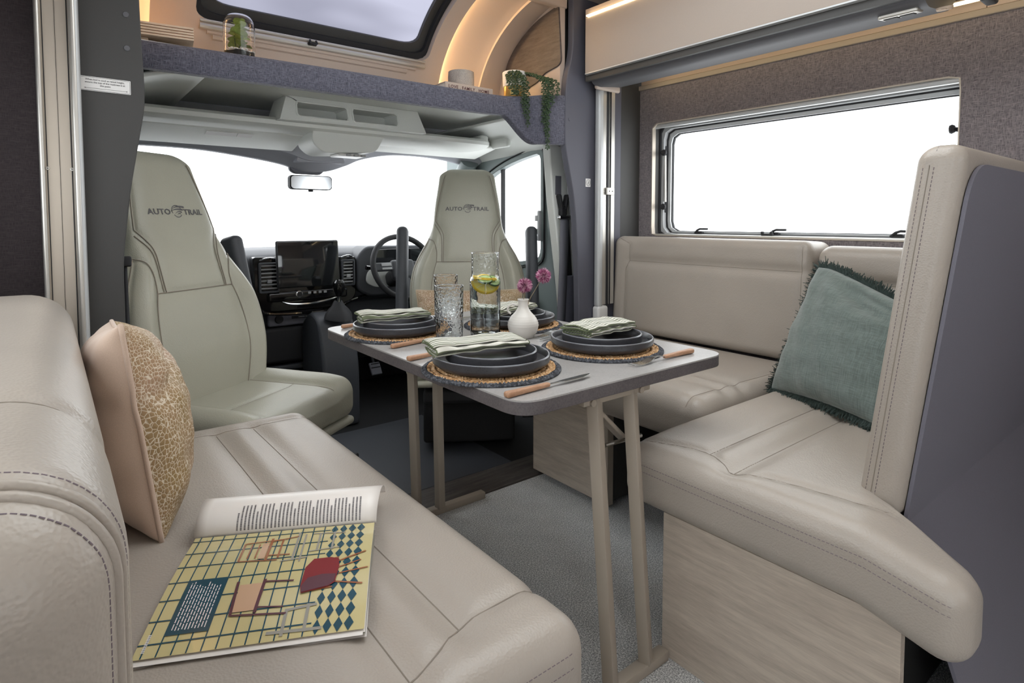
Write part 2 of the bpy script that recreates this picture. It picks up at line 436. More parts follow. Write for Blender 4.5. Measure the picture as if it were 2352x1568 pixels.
m = MB(); m.slab_ring(out_to(inner, XL, XR+.1, 0, ZC), inner, 'y', YB-.04, YB); struct('wall_rear', m, 'mould_beige', 'pale rear wall behind the camera', 'wall')
wb = struct('added_window_rear', MB().slab_ring(resample(rrect(.48, 1.52, .98, 1.62, .06), 64), resample(rrect(.52, 1.48, 1.02, 1.58, .05), 64), 'y', YB-.05, YB+.01), 'soft_black', 'added dark framed rear window, out of view', 'window')  # window behind the camera, added to bring daylight in from the rear
obj('pane', MB().b2((.51, YB-.03, 1.01), (1.49, YB-.026, 1.59)), 'window_glass', wb)
# bulkheads
m = MB(); m.b2((XL, 1.95, 0), (.02, 2.0, ZC)); struct('wall_bulkhead', m, 'fabric_plum', 'narrow dark plum strip left of the aluminium rail', 'wall')
pl = rpoly([(.07, 0), (.165, 0), (.163, .44), (.161, .93), (.184, 1.13), (.2235, 1.36), (.2245, 1.42), (.220, 1.55), (.2185, 1.65), (.215, ZC), (.07, ZC)], [0, 0, .03, .05, .05, .03, .03, .03, .02, 0, 0], 4)
m = MB(); m.prism(pl, 'y', 1.93, 1.965); tb = struct('trim_1', m, 'panel_dark', 'charcoal shaped pillar panel on the left bearing the bed sticker', 'pillar panel', bevel=.003)
m = MB()
for z in (1.605, 1.515): m.lathe([(0, .003), (.007, .0025), (.008, 0)], 16, (.186, 1.93, z), Matrix.Rotation(PI/2, 3, 'X'))
obj('screw_cap', m, 'panel_grey', tb)
pr_ = rpoly([(1.93, 0), (2.2, 0), (2.2, ZC), (1.872, ZC), (1.872, 1.80), (1.832, 1.67), (1.826, 1.39), (1.891, 1.125), (1.915, .8), (1.92, .5)], [0, 0, 0, 0, .06, .06, .05, .1, .1, .05], 5)
m = MB(); m.prism(pr_, 'y', 1.93, 1.965); tr = struct('trim_2', m, 'panel_slate', 'slate grey shaped bulkhead panel right of the cab', 'pillar panel', bevel=.004)
m = MB()
for px_, z in ((1.853, 1.50),): m.lathe([(0, .003), (.007, .0025), (.008, 0)], 16, (px_, 1.93, z), Matrix.Rotation(PI/2, 3, 'X'))
obj('screw_cap', m, 'panel_slate', tr)
m = MB(); m.b2((2.2, 1.94, 0), (XR+.05, 2.0, ZC)); struct('trim_3', m, 'panel_dark', 'dark strip between the white rail and the tweed wall', 'trim')
m = MB(); m.b2((.165, 1.965, 2.0), (1.872, 2.0, ZC)); struct('trim_4', m, 'mould_beige', 'beige header beam over the cab opening', 'trim', bevel=.006)

# ------------------------------------------------------------------ over-cab moulding with roof window
EY, EZ, EA, EB = 1.85, 1.57, .60, .47
def arc(x, th, off=0): return (x, EY+(EA+off)*math.cos(th), EZ+(EB+off)*math.sin(th))
TM = math.radians(77.5)
T0, T1 = math.radians(25), math.radians(73)
hin = resample(rrect(.44, 1.395, T0, T1, .09, 8), 120)
m = MB(); m.ring(out_to(hin, .30, 1.475, 0, TM), hin, lambda x, t: arc(x, t), 8)
n_ = len(hin)
m.add([arc(*p) for p in hin]+[arc(p[0], p[1], .05) for p in hin], [(i, (i+1) % n_, (i+1) % n_+n_, i+n_) for i in range(n_)])
struct('trim_5', m, 'mould_beige', 'curved beige overcab moulding framing the roof window', 'moulding', smooth=40)
def sub(p, dx, dt): cx, ct = .9175, (T0+T1)/2; return (p[0]+(-dx if p[0] > cx else dx)*1, p[1]+(dt if p[1] < ct else -dt))
def inset(dx, dt0, dt1, r=.08): return resample(rrect(.44+dx, 1.395-dx, T0+dt0, T1-dt1, r, 8), 120)
hw = thing('window_4', 'roof window with grey mesh blind above the cab', 'window'); hw['kind'] = 'structure'
m = MB(); a_, b_ = inset(-.004, -.01, -.01), inset(.018, .05, .03); m.ring(a_, b_, lambda x, t: arc(x, t, .028), 2); m.add([arc(p[0], p[1], .028) for p in b_]+[arc(p[0], p[1], .05) for p in b_], [(i, (i+1) % n_, (i+1) % n_+n_, i+n_) for i in range(n_)]); obj('inner_seal', m, 'soft_black', hw)
m = MB(); a_, b_ = inset(.016, .05, .03), inset(.05, .115, .06); m.ring(a_, b_, lambda x, t: arc(x, t, .05), 3); m.add([arc(p[0], p[1], .05) for p in b_]+[arc(p[0], p[1], .07) for p in b_], [(i, (i+1) % n_, (i+1) % n_+n_, i+n_) for i in range(n_)]); obj('frame', m, 'panel_dark', hw)
m = MB(); m.grid(lambda u, v: arc(.46+.915*u, T0+.06+(T1-T0-.09)*v, .068), 30, 20); obj('mesh_blind', m, 'blind_mesh', hw)
def arcbar(mb, th, off, r, x0=.455, x1=1.38): mb.tube([arc(x0, th, off), arc(x1, th, off)], r, 8)
m = MB(); arcbar(m, T0-.035, -.004, .011); arcbar(m, T0+.005, -.001, .006); obj('blind_rail', m, 'alu', hw)
m = MB(); arcbar(m, T0-.105, .004, .013, .50, 1.30); arcbar(m, T0-.07, .001, .010, .48, 1.34); obj('lower_sill', m, 'mould_beige', hw)
m = MB(); c_ = arc(.86, T0-.02, -.012); m.rbox(c_, (.035, .02, .012), .004, 2); m.tube([(c_[0]-.012, c_[1]-.012, c_[2]+.012), (c_[0]-.014, c_[1]-.02, c_[2]), (c_[0], c_[1]-.024, c_[2]-.008), (c_[0]+.014, c_[1]-.02, c_[2]), (c_[0]+.012, c_[1]-.012, c_[2]+.012)], .004, 8); obj('catch', m, 'soft_black', hw)
# lit coves either side
def cove(x0, x1, sgn, name, label):
    t = tag(obj(name, MB().grid(lambda u, v: arc(x0+(x1-x0)*max(0, u-1/12)*12/11, TM*v, 0 if u < .01 else .05*(1-(u-1/12)*12/11)**.7), 12, 30), 'mould_beige'), label, 'moulding', kind='structure')
    return t
cv = cove(1.475, 1.70, 1, 'trim_6', 'curved warm lit cove on the right of the roof window')
m = MB(); m.tube([arc(1.480, TM*k/24, .044) for k in range(1, 25)], .006, 6); obj('led_strip', m, 'led_warm', cv)
cl = cove(.2, .30, 1, 'trim_7', 'narrow warm lit cove left of the roof window')
m = MB(); m.tube([arc(.207, TM*k/24, .034) for k in range(1, 25)], .005, 6); obj('led_strip', m, 'led_warm', cl)
# arch rim and end panel on the right
m = MB()
NA = 30
vs = []
for k in range(NA+1):
    th = TM*k/NA; vs += [arc(1.70, th, .0), arc(1.70, th, -.012), arc(1.80, th, -.012), arc(1.83, th, .0)]
m.add(vs, [(k*4+i, k*4+i+1, k*4+i+5, k*4+i+4) for k in range(NA) for i in range(3)])
rim = struct('trim_8', m, 'mould_beige', 'beige arch rim beside the walnut end panel', 'moulding', smooth=40)
poly = [(EY+(EA)*math.cos(PI/2*k/16), EZ+EB*math.sin(PI/2*k/16)) for k in range(17)]+[(1.97, 2.03), (1.97, EZ)]
poly = [(max(1.97, a), b) for a, b in poly]
m = MB(); m.prism(poly, 'x', 1.83, 1.86); ep = struct('trim_9', m, 'mould_beige', 'pale end panel of the overcab with a walnut grey insert', 'panel')
ins = rpoly([(2.375, 1.69), (2.37, 1.80), (2.30, 1.885), (2.15, 1.975), (1.975, 2.01), (1.955, 1.745), (2.07, 1.725), (2.115, 1.695), (2.20, 1.675)], [.02, .05, .08, .08, .02, .03, .02, .02, .02], 4)
m = MB(); m.prism(ins, 'x', 1.823, 1.832); obj('insert', m, 'walnut_grey', ep, bevel=.002)
m = MB(); m.prism([(EY+EA*math.cos(PI/2*k/16), EZ+EB*math.sin(PI/2*k/16)) for k in range(17) if EY+EA*math.cos(PI/2*k/16) > 1.97]+[(1.97, 2.03), (1.97, EZ)], 'x', .17, .2); struct('trim_10', m, 'mould_beige', 'pale end panel of the overcab on the left', 'panel')
# shelf board and tweed fascia band
m = MB(); m.b2((.15, 2.145, 1.556), (2.05, 3.0, 1.602)); struct('trim_11', m, 'cab_plastic', 'shelf board above the cab', 'shelf')
bp = spline([(.15, 2.125), (.4, 2.105), (.8, 2.085), (1.2, 2.08), (1.45, 2.08), (1.60, 2.065), (1.69, 2.02), (1.735, 1.97), (1.79, 1.945), (1.86, 1.935)], 8)
bt = lambda x: 1.593+max(0, (x-1.6))*.05
def bb(x):
    if x < 1.58: return 1.512-.006*math.sin((x-.15)*2)
    t = min(1, (x-1.58)/.14); t = t*t*(3-2*t); return 1.512-.006*math.sin(1.43*2)-t*.125
m = MB(); V = []
for x, y in bp: V += [(x, y, bb(x)), (x, y-.004, bb(x)+.006), (x, y-.004, bt(x)-.008), (x, y+.002, bt(x)), (x, y+.03, bt(x)), (x, y+.03, bb(x))]
nb = len(bp)
m.add(V, [(i*6+j, i*6+(j+1) % 6, (i+1)*6+(j+1) % 6, (i+1)*6+j) for i in range(nb-1) for j in range(6)]+[tuple(range(6)), tuple((nb-1)*6+j for j in range(6))])
struct('trim_12', m, 'tweed_navy', 'navy tweed fascia band along the overcab shelf', 'fascia', smooth=50)

# ------------------------------------------------------------------ cab: windscreen, header, doors
ws = struct('window_2', MB().b2((.06, 3.60, .845), (2.08, 3.63, .862)), 'soft_black', 'wide bright windscreen beyond the dashboard', 'window')
m = MB(); m.grid(lambda u, v: (.05+2.05*u, 3.66-.62*v-.28*abs(2*u-1)**3*(1-.75*v), .85+.62*v), 24, 6); obj('pane', m, 'window_glass', ws)
hp = spline([(.05, 1.36), (.322, 1.368), (.54, 1.366), (.744, 1.346), (.904, 1.322), (1.01, 1.292), (1.133, 1.298), (1.239, 1.333), (1.337, 1.374), (1.517, 1.407), (1.768, 1.406), (1.98, 1.376), (2.1, 1.32)], 6)
m = MB(); V = []
for x, z in hp: V += [(x, 3.02, z+.02), (x, 2.985, z), (x, 2.96, z+.004), (x, 2.93, z+.03), (x, 2.88, z+.05), (x, 2.86, 1.56), (x, 3.05, 1.56)]
nh = len(hp); m.add(V, [(i*7+j, i*7+(j+1) % 7, (i+1)*7+(j+1) % 7, (i+1)*7+j) for i in range(nh-1) for j in range(7)])
hd = struct('trim_13', m, 'header_grey', 'grey windscreen header with a dip behind the mirror', 'header', smooth=50)
m = MB(); m.prism(rpoly([(.95, 1.33), (1.20, 1.335), (1.18, 1.385), (.97, 1.385)], .012, 3), 'y', 2.885, 2.94); obj('sensor_cover', m, 'header_grey', hd, bevel=.004)
def side(sx, X0, X1, name_d, name_w, who):
    win = resample(rpoly([(2.34, .84), (2.34, 1.412), (2.55, 1.385), (2.75, 1.335), (2.95, 1.235), (3.16, 1.03), (3.2, .84), (2.75, .79)], [.06, .05, .1, .1, .1, .06, .05, .1], 6), 100)
    m = MB(); m.slab_ring(out_to(win, 1.97, 3.28, -.03, 1.50), win, 'x', X0, X1)
    d = struct(name_d, m, 'door_plastic', 'grey cab door on the %s side' % who, 'door', smooth=40)
    cx, cz = 2.7, 1.08
    o2 = [(cx+(p[0]-cx)*1.05, cz+(p[1]-cz)*1.07) for p in win]; i2 = [(cx+(p[0]-cx)*.985, cz+(p[1]-cz)*.98) for p in win]
    m = MB(); m.slab_ring(o2, i2, 'x', X0-.008*sx, X1); obj('window_surround', m, 'door_plastic', d, bevel=.004)
    o3 = [(cx+(p[0]-cx)*1.075, cz+(p[1]-cz)*1.10) for p in win]; o3b = [(cx+(p[0]-cx)*1.06, cz+(p[1]-cz)*1.085) for p in win]
    m = MB(); m.slab_ring(o3, o3b, 'x', X0-.012*sx, X1); obj('rubber_seal', m, 'soft_black', d)
    obj('lower_panel', MB().b2((min(X0, X1), 3.28, -.03), (max(X0, X1), 3.7, .84)), 'soft_black', d)
    m = MB(); m.rbox((X0-.03*sx, 2.55, .62), (.07, .34, .07), .03, 3); obj('door_pull', m, 'dash_black', d)
    m = MB(); m.rbox((X0-.012*sx, 2.70, .42), (.03, .7, .3), .02, 3); obj('door_pocket', m, 'dash_black', d)
    g = struct(name_w, MB().b2((X0+.012*sx, 2.695, .80), (X0+.03*sx, 2.715, 1.35)), 'soft_black', 'cab side window on the %s side' % who, 'window')
    obj('pane', MB().prism(i2, 'x', X0+.02*sx, X0+.023*sx), 'window_glass', g)
    return d
dr = side(1, 2.05, 2.09, 'door_1', 'window_3', 'steering wheel')
side(-1, .1, .06, 'door_2', 'window_8', 'passenger')
m = MB(); m.rbox((2.036, 2.345, 1.02), (.02, .02, .16), .006, 2); m.rbox((2.03, 2.36, 1.06), (.014, .02, .03), .004, 2); m.rbox((2.03, 2.36, .99), (.014, .02, .03), .004, 2); obj('latch', m, 'cab_plastic_mid', dr)
# side headliner rail and A pillars
for sx, xa, xb, lab in ((1, 1.72, 2.06, 'pale grey cab headliner side above the door window'), (-1, .43, .09, 'pale grey cab headliner side above the passenger door')):
    prof = spline([(xa, 1.535), (xa+.10*sx, 1.53), (xa+.2*sx, 1.50), (xa+.29*sx, 1.455), (xb-.01*sx, 1.425), (xb+.02*sx, 1.41)], 5)
    m = MB(); m.grid(lambda u, v: (prof[round(u*(len(prof)-1))][0], (2.0 if sx > 0 else 2.17)+(1.03 if sx > 0 else .86)*v, prof[round(u*(len(prof)-1))][1]-.13*max(0, v-.42)**1.5*max(0, (u-.35))), len(prof)-1, 24)
    o = struct('trim_14' if sx > 0 else 'trim_15', m, 'cab_plastic', lab, 'headliner', smooth=60)
    so = o.modifiers.new('solid', 'SOLIDIFY'); so.thickness = .01
    m = MB(); m.tube(spline([(xb-.07*sx, 2.93, 1.40), (xb-.05*sx, 3.05, 1.28), (xb-.03*sx, 3.2, 1.07), (xb-.01*sx, 3.35, .82)], 6), [.055]*19, 12); obj('pillar', m, 'door_plastic', o)
m = MB(); m.b2((.05, 3.62, -.05), (2.1, 3.7, .86)); struct('wall_front', m, 'soft_black', 'dark firewall under the windscreen', 'wall')
for q, (a, b, l) in enumerate((((0, 1.965, -.05), (.06, 3.7, 1.55), 'dark cab side behind the passenger door'), ((2.1, 1.965, -.05), (XR+.1, 2.02, ZC), 'dark cab side behind the bulkhead panel'),
        ((-.2, 1.97, 1.55), (.17, 3.05, ZC), 'dark overcab side on the left'), ((1.86, 2.0, 1.575), (2.4, 3.05, ZC), 'dark overcab side on the right'))):
    struct('trim_%d' % (16+q), MB().b2(a, b), 'panel_dark', l, 'trim')

# ------------------------------------------------------------------ sofas
Dn, Fx, Fy = (0, 0, -1), (1, 0, 0), (0, 1, 0)
# left sofa
t = thing('sofa_box', 'boxed oak base under the left sofa cushion', 'sofa box', (.2, 1.13, 0))
m = MB(); m.b2((-.36, -.53, .02), (.31, .53, .352)); obj('box', m, 'oak_pale', t, bevel=.003)
m = MB(); m.b2((-.36, -.51, 0), (.28, .51, .02)); obj('plinth', m, 'soft_black', t)
t = thing('seat_cushion', 'long beige leather seat cushion with the open magazine and gold pillow', 'cushion', (.235, 1.13, .354))
dA, dB, wA = .011, .011, .03
cushion('pad', (.68, 1.18, .146), .05, 'leather_beige', t, .010, .008, [
    ([(.0875, .50, .1), (.0875, 0, .1), (.0875, -.53, .1)], Dn, dA, wA), ([(.1775, .50, .1), (.18, 0, .1), (.183, -.485, .1)], Dn, dB, wA),
    (spline([(.34, -.475, .1), (.26, -.478, .1), (.183, -.485, .1), (.13, -.512, .1), (.0875, -.525, .1), (-.05, -.535, .1), (-.3, -.545, .1)], 5), Dn, .006, .012),
    ([(-.3, .51, .1), (.34, .51, .1)], Dn, .006, .012)],
    stitch=[([(-.2, -.9, .040), (.30, -.9, .040)], Fy), ([(-.2, -.9, .022), (.30, -.9, .022)], Fy)], loc=(0, 0, .073))
t = thing('back_cushion', 'rounded beige leather back cushion nearest the camera on the left', 'cushion', (-.066, 1.075, .49))
FR = ('from', (-.03, 0, -.02))
def wrap(y, n=40):  # section path over the top and down the front, cast from inside
    return [(-.03+.4*math.cos(a), y, -.02+.4*math.sin(a)) for a in np.linspace(math.radians(128), math.radians(-25), n)]
o, v, f = cushion('pad', (.212, 1.30, .40), .085, 'leather_beige', t, .010, .0, [
    (wrap(-.37), FR, .007, .016), (wrap(-.592), FR, .005, .016, 0)], stitch=[(wrap(-.575), FR), (wrap(-.612), FR)], loc=(0, 0, .195), dash=(.0036, .0014, .0006))
m = MB()
for y in (-.586, -.598):
    l = project(v, f, dense(wrap(y), .01), FR); m.tube(l, .0042, 8)
obj('piping', m, 'leather_beige', o, 180)
# side bench under the window
t = thing('bench_cabinet', 'pale oak bench cabinet below the window seat', 'cabinet', (1.9, 1.5, 0))
m = MB(); m.b2((-.345, -.085, .028), (.44, .315, .365)); obj('body', m, 'panel_dark', t)
m = MB(); m.b2((-.355, -.085, .024), (-.343, .315, .37)); obj('front_panel', m, 'oak_pale', t, bevel=.001)
m = MB(); m.b2((-.36, -.10, .024), (-.33, -.085, .37)); obj('edge_strip', m, 'leg_paint', t, bevel=.001)
for y in (-.05, .06, .27):
    m = MB(); m.lathe([(0, 0), (.016, 0), (.016, .006), (.008, .008), (.008, .03)], 12, (-.30, y, 0)); obj('foot', m, 'soft_black', t)
t = thing('seat_cushion', 'beige leather bench cushion under the window', 'cushion', (1.825, 1.395, .368))
cushion('pad', (.70, .83, .15), .055, 'leather_beige', t, .011, .008, [
    ([(-.17, .36, .1), (-.17, -.38, .1)], Dn, dA, wA, 0), ([(-.09, .36, .1), (-.09, -.38, .1)], Dn, dA, wA, 0), ([(-.34, -.355, .1), (.3, -.375, .1)], Dn, .006, .012)], loc=(0, 0, .075))
t = thing('back_cushion', 'wide beige leather back cushion below the window', 'cushion', (2.235, 1.46, .52))
cushion('pad', (.20, .94, .45), .04, 'leather_beige', t, .011, 0, [
    ([(-.5, .365, .11), (-.5, -.44, .11)], Fx, .010, .022), ([(-.5, .44, .215), (-.5, .365, .19), (-.5, .365, .11), (-.5, .385, .07), (-.5, .385, -.21)], Fx, .006, .01),
    ([(-.5, -.44, .2), (-.5, -.44, -.21)], Fx, .006, .01)], loc=(0, 0, .225), rot=(0, math.radians(3), 0))
t = thing('back_cushion', 'short beige leather back cushion behind the green pillow', 'cushion', (2.235, .70, .52))
cushion('pad', (.20, .55, .435), .05, 'leather_beige', t, .012, 0, [
    ([(-.5, .26, .09), (-.5, -.26, .09)], Fx, .014, .02)], loc=(0, 0, .2175), rot=(0, math.radians(3), 0))
# forward facing seat on the right
t = thing('seat_cushion', 'broad beige leather cushion with a stitched tail beside the dark backboard', 'cushion', (1.65, .605, .353))
def wp(v):
    v = v.copy(); x = v[:, 0]+1.65; s = np.clip((x-1.17)/(1.30-1.17), 0, 1); s = s*s*(3-2*s); ymin = .25+.19*s
    y = v[:, 1]+.605; v[:, 1] = .96-(.96-y)*(.96-ymin)/.71-.605
    tail = np.clip((.42-(v[:, 1]+.605))/.12, 0, 1)*np.clip((1.32-x)/.1, 0, 1)
    v[:, 2] -= .03*tail*(v[:, 2] > -.2); return v
cushion('pad', (1.10, .71, .147), .045, 'leather_beige', t, .010, .006, [
    ([(-.445, .17, .1), (.40, .17, .1)], Dn, .007, .014), ([(-.485, .085, .1), (.40, .085, .1)], Dn, .014, .03),
    (spline([(-.50, .34, .1), (-.455, .24, .1), (-.445, .17, .1), (-.475, .11, .1), (-.485, .085, .1), (-.455, -.02, .1), (-.43, -.17, .1), (-.42, -.2, .1)], 5), Dn, .006, .012)],
    warp=wp, stitch=[([(-1, .32, .034), (-1, -.2, .03), (-1, -.335, .004)], Fx), ([(-1, .32, .018), (-1, -.2, .014), (-1, -.335, -.012)], Fx)], loc=(0, 0, .0735))
t = thing('travel_bench', 'tall beige leather seat back with dark backboard and pale oak side panel on the right', 'bench', (1.75, .44, 0))
m = MB(); m.b2((-.615, -.088, 0), (-.595, .412, .350)); obj('side_panel', m, 'oak_pale', t, bevel=.001)
m = MB(); m.b2((-.595, -.02, .004), (.40, .408, .348)); obj('base_box', m, 'panel_dark', t)
def shear(v):
    v = v.copy(); v[:, 1] -= .09*(v[:, 2]+.365)/.73; return v
cushion('backrest', (.85, .08, .735), .032, 'leather_beige', t, .011, 0, warp=shear, grooves=[
    ([(-1, .009, -.33), (-1, .009-.082, .33)], Fx, .003, .006)],
    stitch=[([(-1, .019, -.33), (-1, .019-.082, .33)], Fx), ([(-1, .001, -.33), (-1, .001-.082, .33)], Fx), ([(-.45, -.082, 1), (.3, -.082, 1)], Dn)], loc=(-.045, .0125, .4675+.35))
# subdivide the board at the knee so it stays straight below the seat
m2 = MB(); b1 = rpoly([(-.44, 0), (.55, 0), (.55, .70), (-.44, .70)], [0, 0, 0, .08], 8); m2.prism(b1, 'y', -.036, -.029)
V = np.array(m2.v); V[:, 1] -= .09*np.clip(V[:, 2], 0, 1)/.73; m2.v = [tuple(p) for p in V]; m2.add([(-.44, -.036, 0), (.55, -.036, 0), (.55, -.029, 0), (-.44, -.029, 0), (-.44, -.19, -.45), (.55, -.19, -.45), (.55, -.183, -.45), (-.44, -.183, -.45)], [(0, 1, 2, 3), (4, 5, 6, 7), (0, 1, 5, 4), (1, 2, 6, 5), (2, 3, 7, 6), (3, 0, 4, 7)]); m2.v = [(a, b, c+.45) for a, b, c in m2.v]
obj('backboard', m2, 'board_grey', t, smooth=30)
m = MB(); m.rbox((-.40, -.01, .43), (.04, .05, .03), .01, 2); obj('hinge', m, 'soft_black', t)

# ------------------------------------------------------------------ swivel cab seats
plain('logo_grey', (92, 90, 92), .7)
SH, SZ0, SN = .88, .40, 3.4
OUT = [(0, .215), (.06, .245), (.2, .278), (.32, .284), (.42, .272), (.50, .244), (.58, .205), (.66, .176), (.78, .164), (.90, .148), (.96, .140), (1, .120)]
def sw(zf): return float(np.interp(zf, [a for a, b in OUTS], [b for a, b in OUTS]))
OUTS = spline(OUT, 6)
def sth(zf): return float(np.interp(zf, [0, .25, .5, .65, 1], [.078, .082, .068, .056, .042]))
def lean(zf): return .20*zf-.03*math.sin(PI*zf)
def bol(x, w, zf):
    s = abs(x)/w; a = np.interp(zf, [0, .1, .45, .58, .66], [.6, 1, 1, .35, 0])
    return .040*a*float(np.interp(s, [0, .56, .64, .8, .93, 1], [0, -.05, .15, 1, .7, .25]))
def front(x, zf, off=0):
    w = sw(zf); s = min(.999, abs(x)/w); y = -sth(zf)*(1-s**SN)**(1/SN)
    return Vector((x, y-bol(x, w, zf)+lean(zf)-off, SZ0+SH*zf))
def seat_seams():
    L = []
    for sg in (-1, 1):
        q = [(.60, .475), (.62, .36), (.63, .22), (.60, .1), (.57, .02)]
        L.append([(sg*a*sw(b), b) for a, b in spline(q, 6)])
        q = [(.60, .475), (.66, .53), (.82, .585), (.985, .60)]; L.append([(sg*a*sw(b), b) for a, b in spline(q, 6)])
        q = [(.50, .475), (.58, .55), (.70, .62), (.94, .68)]; L.append([(sg*a*sw(b), b) for a, b in spline(q, 6)])
        q = [(.47, .475), (.55, .555), (.67, .632), (.93, .70)]; L.append([(sg*a*sw(b), b) for a, b in spline(q, 6)])
        q = [(.93, .70), (.90, .8), (.86, .9), (.80, .96)]; L.append([(sg*a*sw(b), b) for a, b in spline(q, 6)])
        q = [(.955, .05), (.965, .2), (.965, .35), (.965, .5), (.965, .6)]; L.append([(sg*a*sw(b), b) for a, b in spline(q, 6)])
    L.append([(x, .475) for x in np.linspace(-.6*sw(.475), .6*sw(.475), 24)])
    return L
def make_seat():
    NR, NZ = 128, 120; SE = seat_seams(); S3 = [np.array([front(x, z) for x, z in l]) for l in SE]
    zs = np.r_[np.linspace(0, .95, NZ-14), .95+.05*np.sin(np.linspace(.1, PI/2, 14))]
    V = []; Nf = []
    for zf in zs:
        w, th = sw(min(zf, .999)), sth(zf); e = 1
        if zf > .95: e = max(.02, math.sqrt(max(0, 1-((zf-.95)/.05)**2)))
        if zf < .03: e = .75+.25*math.sqrt(1-((.03-zf)/.03)**2)
        for j in range(NR):
            a = 2*PI*j/NR; cx, sy = math.cos(a), math.sin(a)
            x = w*math.copysign(abs(cx)**(2/SN), cx); y = th*math.copysign(abs(sy)**(2/SN), sy)*e
            xx = x*(.6+.4*e) if zf > .95 else x
            b = bol(x, w, zf)*max(0, -sy)**.3 if sy < 0 else 0
            V.append((xx, y-b+lean(zf), SZ0+SH*zf))
    V = np.array(V); F = [(i*NR+j, i*NR+(j+1) % NR, (i+1)*NR+(j+1) % NR, (i+1)*NR+j) for i in range(len(zs)-1) for j in range(NR)]
    F += [tuple(range(NR))[::-1], tuple((len(zs)-1)*NR+j for j in range(NR))]
    N = vnormals(V, F); d = np.zeros(len(V))
    for p in S3: d = np.maximum(d, .0035*np.exp(-(polydist(V, p)/.006)**2)+.004*np.exp(-(polydist(V, p)/.02)**2))
    d[V[:, 1] > .09+V[:, 2]*.1] = 0
    V = V-N*d[:, None]
    root = thing('cab_seat', 'x', 'seat', (0, 0, 0))
    mb = MB(); mb.add(V, F); back = obj('backrest', mb, 'leather_seat', root, 180)
    sm = MB()
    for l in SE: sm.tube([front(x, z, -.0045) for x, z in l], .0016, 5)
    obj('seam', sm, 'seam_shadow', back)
    # logo on the head section
    me = text_mesh('AUTO', .026, .0005, 'RIGHT', 1.05, bold=.0005); M1 = mesh_mb(me, lambda c: front(-.026+c.x*1.12, (1.075+c.y-SZ0)/SH, .0012+c.z))
    me2 = text_mesh('TRAIL', .026, .0005, 'LEFT', 1.05, bold=.0005); M1.add([front(.026+v.co.x*1.12, (1.075+v.co.y-SZ0)/SH, .0012+v.co.z) for v in me2.vertices], [tuple(p.vertices) for p in me2.polygons])
    g = lambda p: front(p[0], (1.078+p[1]-SZ0)/SH, .0014)
    def fl(pts): M1.add([g(p) for p in pts], [tuple(range(len(pts)))])
    for k in range(20):
        a0, a1 = PI*(.12+1.0*k/20), PI*(.12+1.0*(k+1)/20)
        fl([(.021*math.cos(a)*1, .021*math.sin(a)) for a in (a0, a1)]+[(.0185*math.cos(a), .0185*math.sin(a)) for a in (a1, a0)])
    for k in range(12):
        a0, a1 = PI*(1.2+.6*k/12), PI*(1.2+.6*(k+1)/12)
        fl([(.019*math.cos(a), .021*math.sin(a)) for a in (a0, a1)]+[(.0165*math.cos(a), .0185*math.sin(a)) for a in (a1, a0)])
    for y0, x0, x1, th in ((.008, -.018, .032, .007), (-.001, -.027, .024, .006), (-.009, -.010, .018, .005), (-.015, -.004, .012, .0035)):
        q = [(x0+(x1-x0)*k/10, y0+.006*math.sin(PI*k/10*.9)+(.004*k/10)) for k in range(11)]
        for k in range(10):
            h0, h1 = th*(k/10)**.7, th*((k+1)/10)**.7
            fl([(q[k][0], q[k][1]-h0/2), (q[k+1][0], q[k+1][1]-h1/2), (q[k+1][0], q[k+1][1]+h1/2), (q[k][0], q[k][1]+h0/2)])
    lg = obj('logo', M1, 'logo_grey', back, 0); lg['label'] = 'grey lettering with a round winged emblem'
    # seat cushion
    def wc(v):
        v = v.copy(); s = np.clip((np.abs(v[:, 0])-.13)/.10, 0, 1); top = np.clip(v[:, 2]/.045, 0, 1)
        v[:, 2] += top*(.028*s*s*(3-2*s)-.012); fr = np.clip((-.06-v[:, 1])/.2, 0, 1)
        v[:, 0] *= 1+.0*fr; v[:, 2] -= top*.018*np.clip((-v[:, 1]-.12)/.14, 0, 1)**2; return v
    cushion('seat_pad', (.54, .50, .14), .05, 'leather_seat', root, .010, .0, [
        ([(.155, .22, .2), (.16, -.1, .2), (.165, -.22, .2)], Dn, .008, .012), ([(-.155, .22, .2), (-.16, -.1, .2), (-.165, -.22, .2)], Dn, .008, .012), ([(-.16, -.06, .2), (.16, -.06, .2)], Dn, .005, .01)], warp=wc, loc=(0, -.19, .415))
    m = MB(); m.rbox((0, -.20, .338), (.50, .48, .03), .016, 3); obj('lower_rim', m, 'leather_seat', root)
    m = MB(); m.rbox((0, -.17, .265), (.40, .42, .06), .02, 3); m.rbox((.215, -.05, .30), (.03, .30, .07), .012, 3); m.rbox((-.215, -.05, .30), (.03, .30, .07), .012, 3); obj('side_trim', m, 'soft_black', root)
    m = MB(); m.lathe([(0, .215), (.2, .215), (.2, .24), (0, .24)], 32); obj('swivel_plate', m, 'soft_black', root)
    m = MB(); m.rbox((0, 0, .105), (.42, .40, .21), .015, 2); obj('pedestal', m, 'rubber_black', root)
    m = MB(); m.tube([(.15, -.38, .20), (.24, -.43, .20)], .008, 8); m.rbox((.24, -.43, .2), (.05, .03, .02), .008, 2); obj('lever', m, 'soft_black', root)
    for sg in (-1, 1):
        m = MB()
        M = Matrix.Rotation(math.radians(-13), 3, 'X')
        m.rbox((sg*.328, .115, .74), (.058, .088, .50), .025, 4, M=M); m.tube([(sg*.25, .07, .55), (sg*.31, .07, .55)], .025, 12); obj('armrest', m, 'cab_plastic_dark' if False else 'dash_black', root)
    return root
s1 = make_seat(); s1.location = (.392, 2.20, 0); s1.rotation_euler.z = math.radians(34)
tag(s1, 'swivelled beige cab seat left of the dashboard screen', 'seat', 'swivel cab seats')
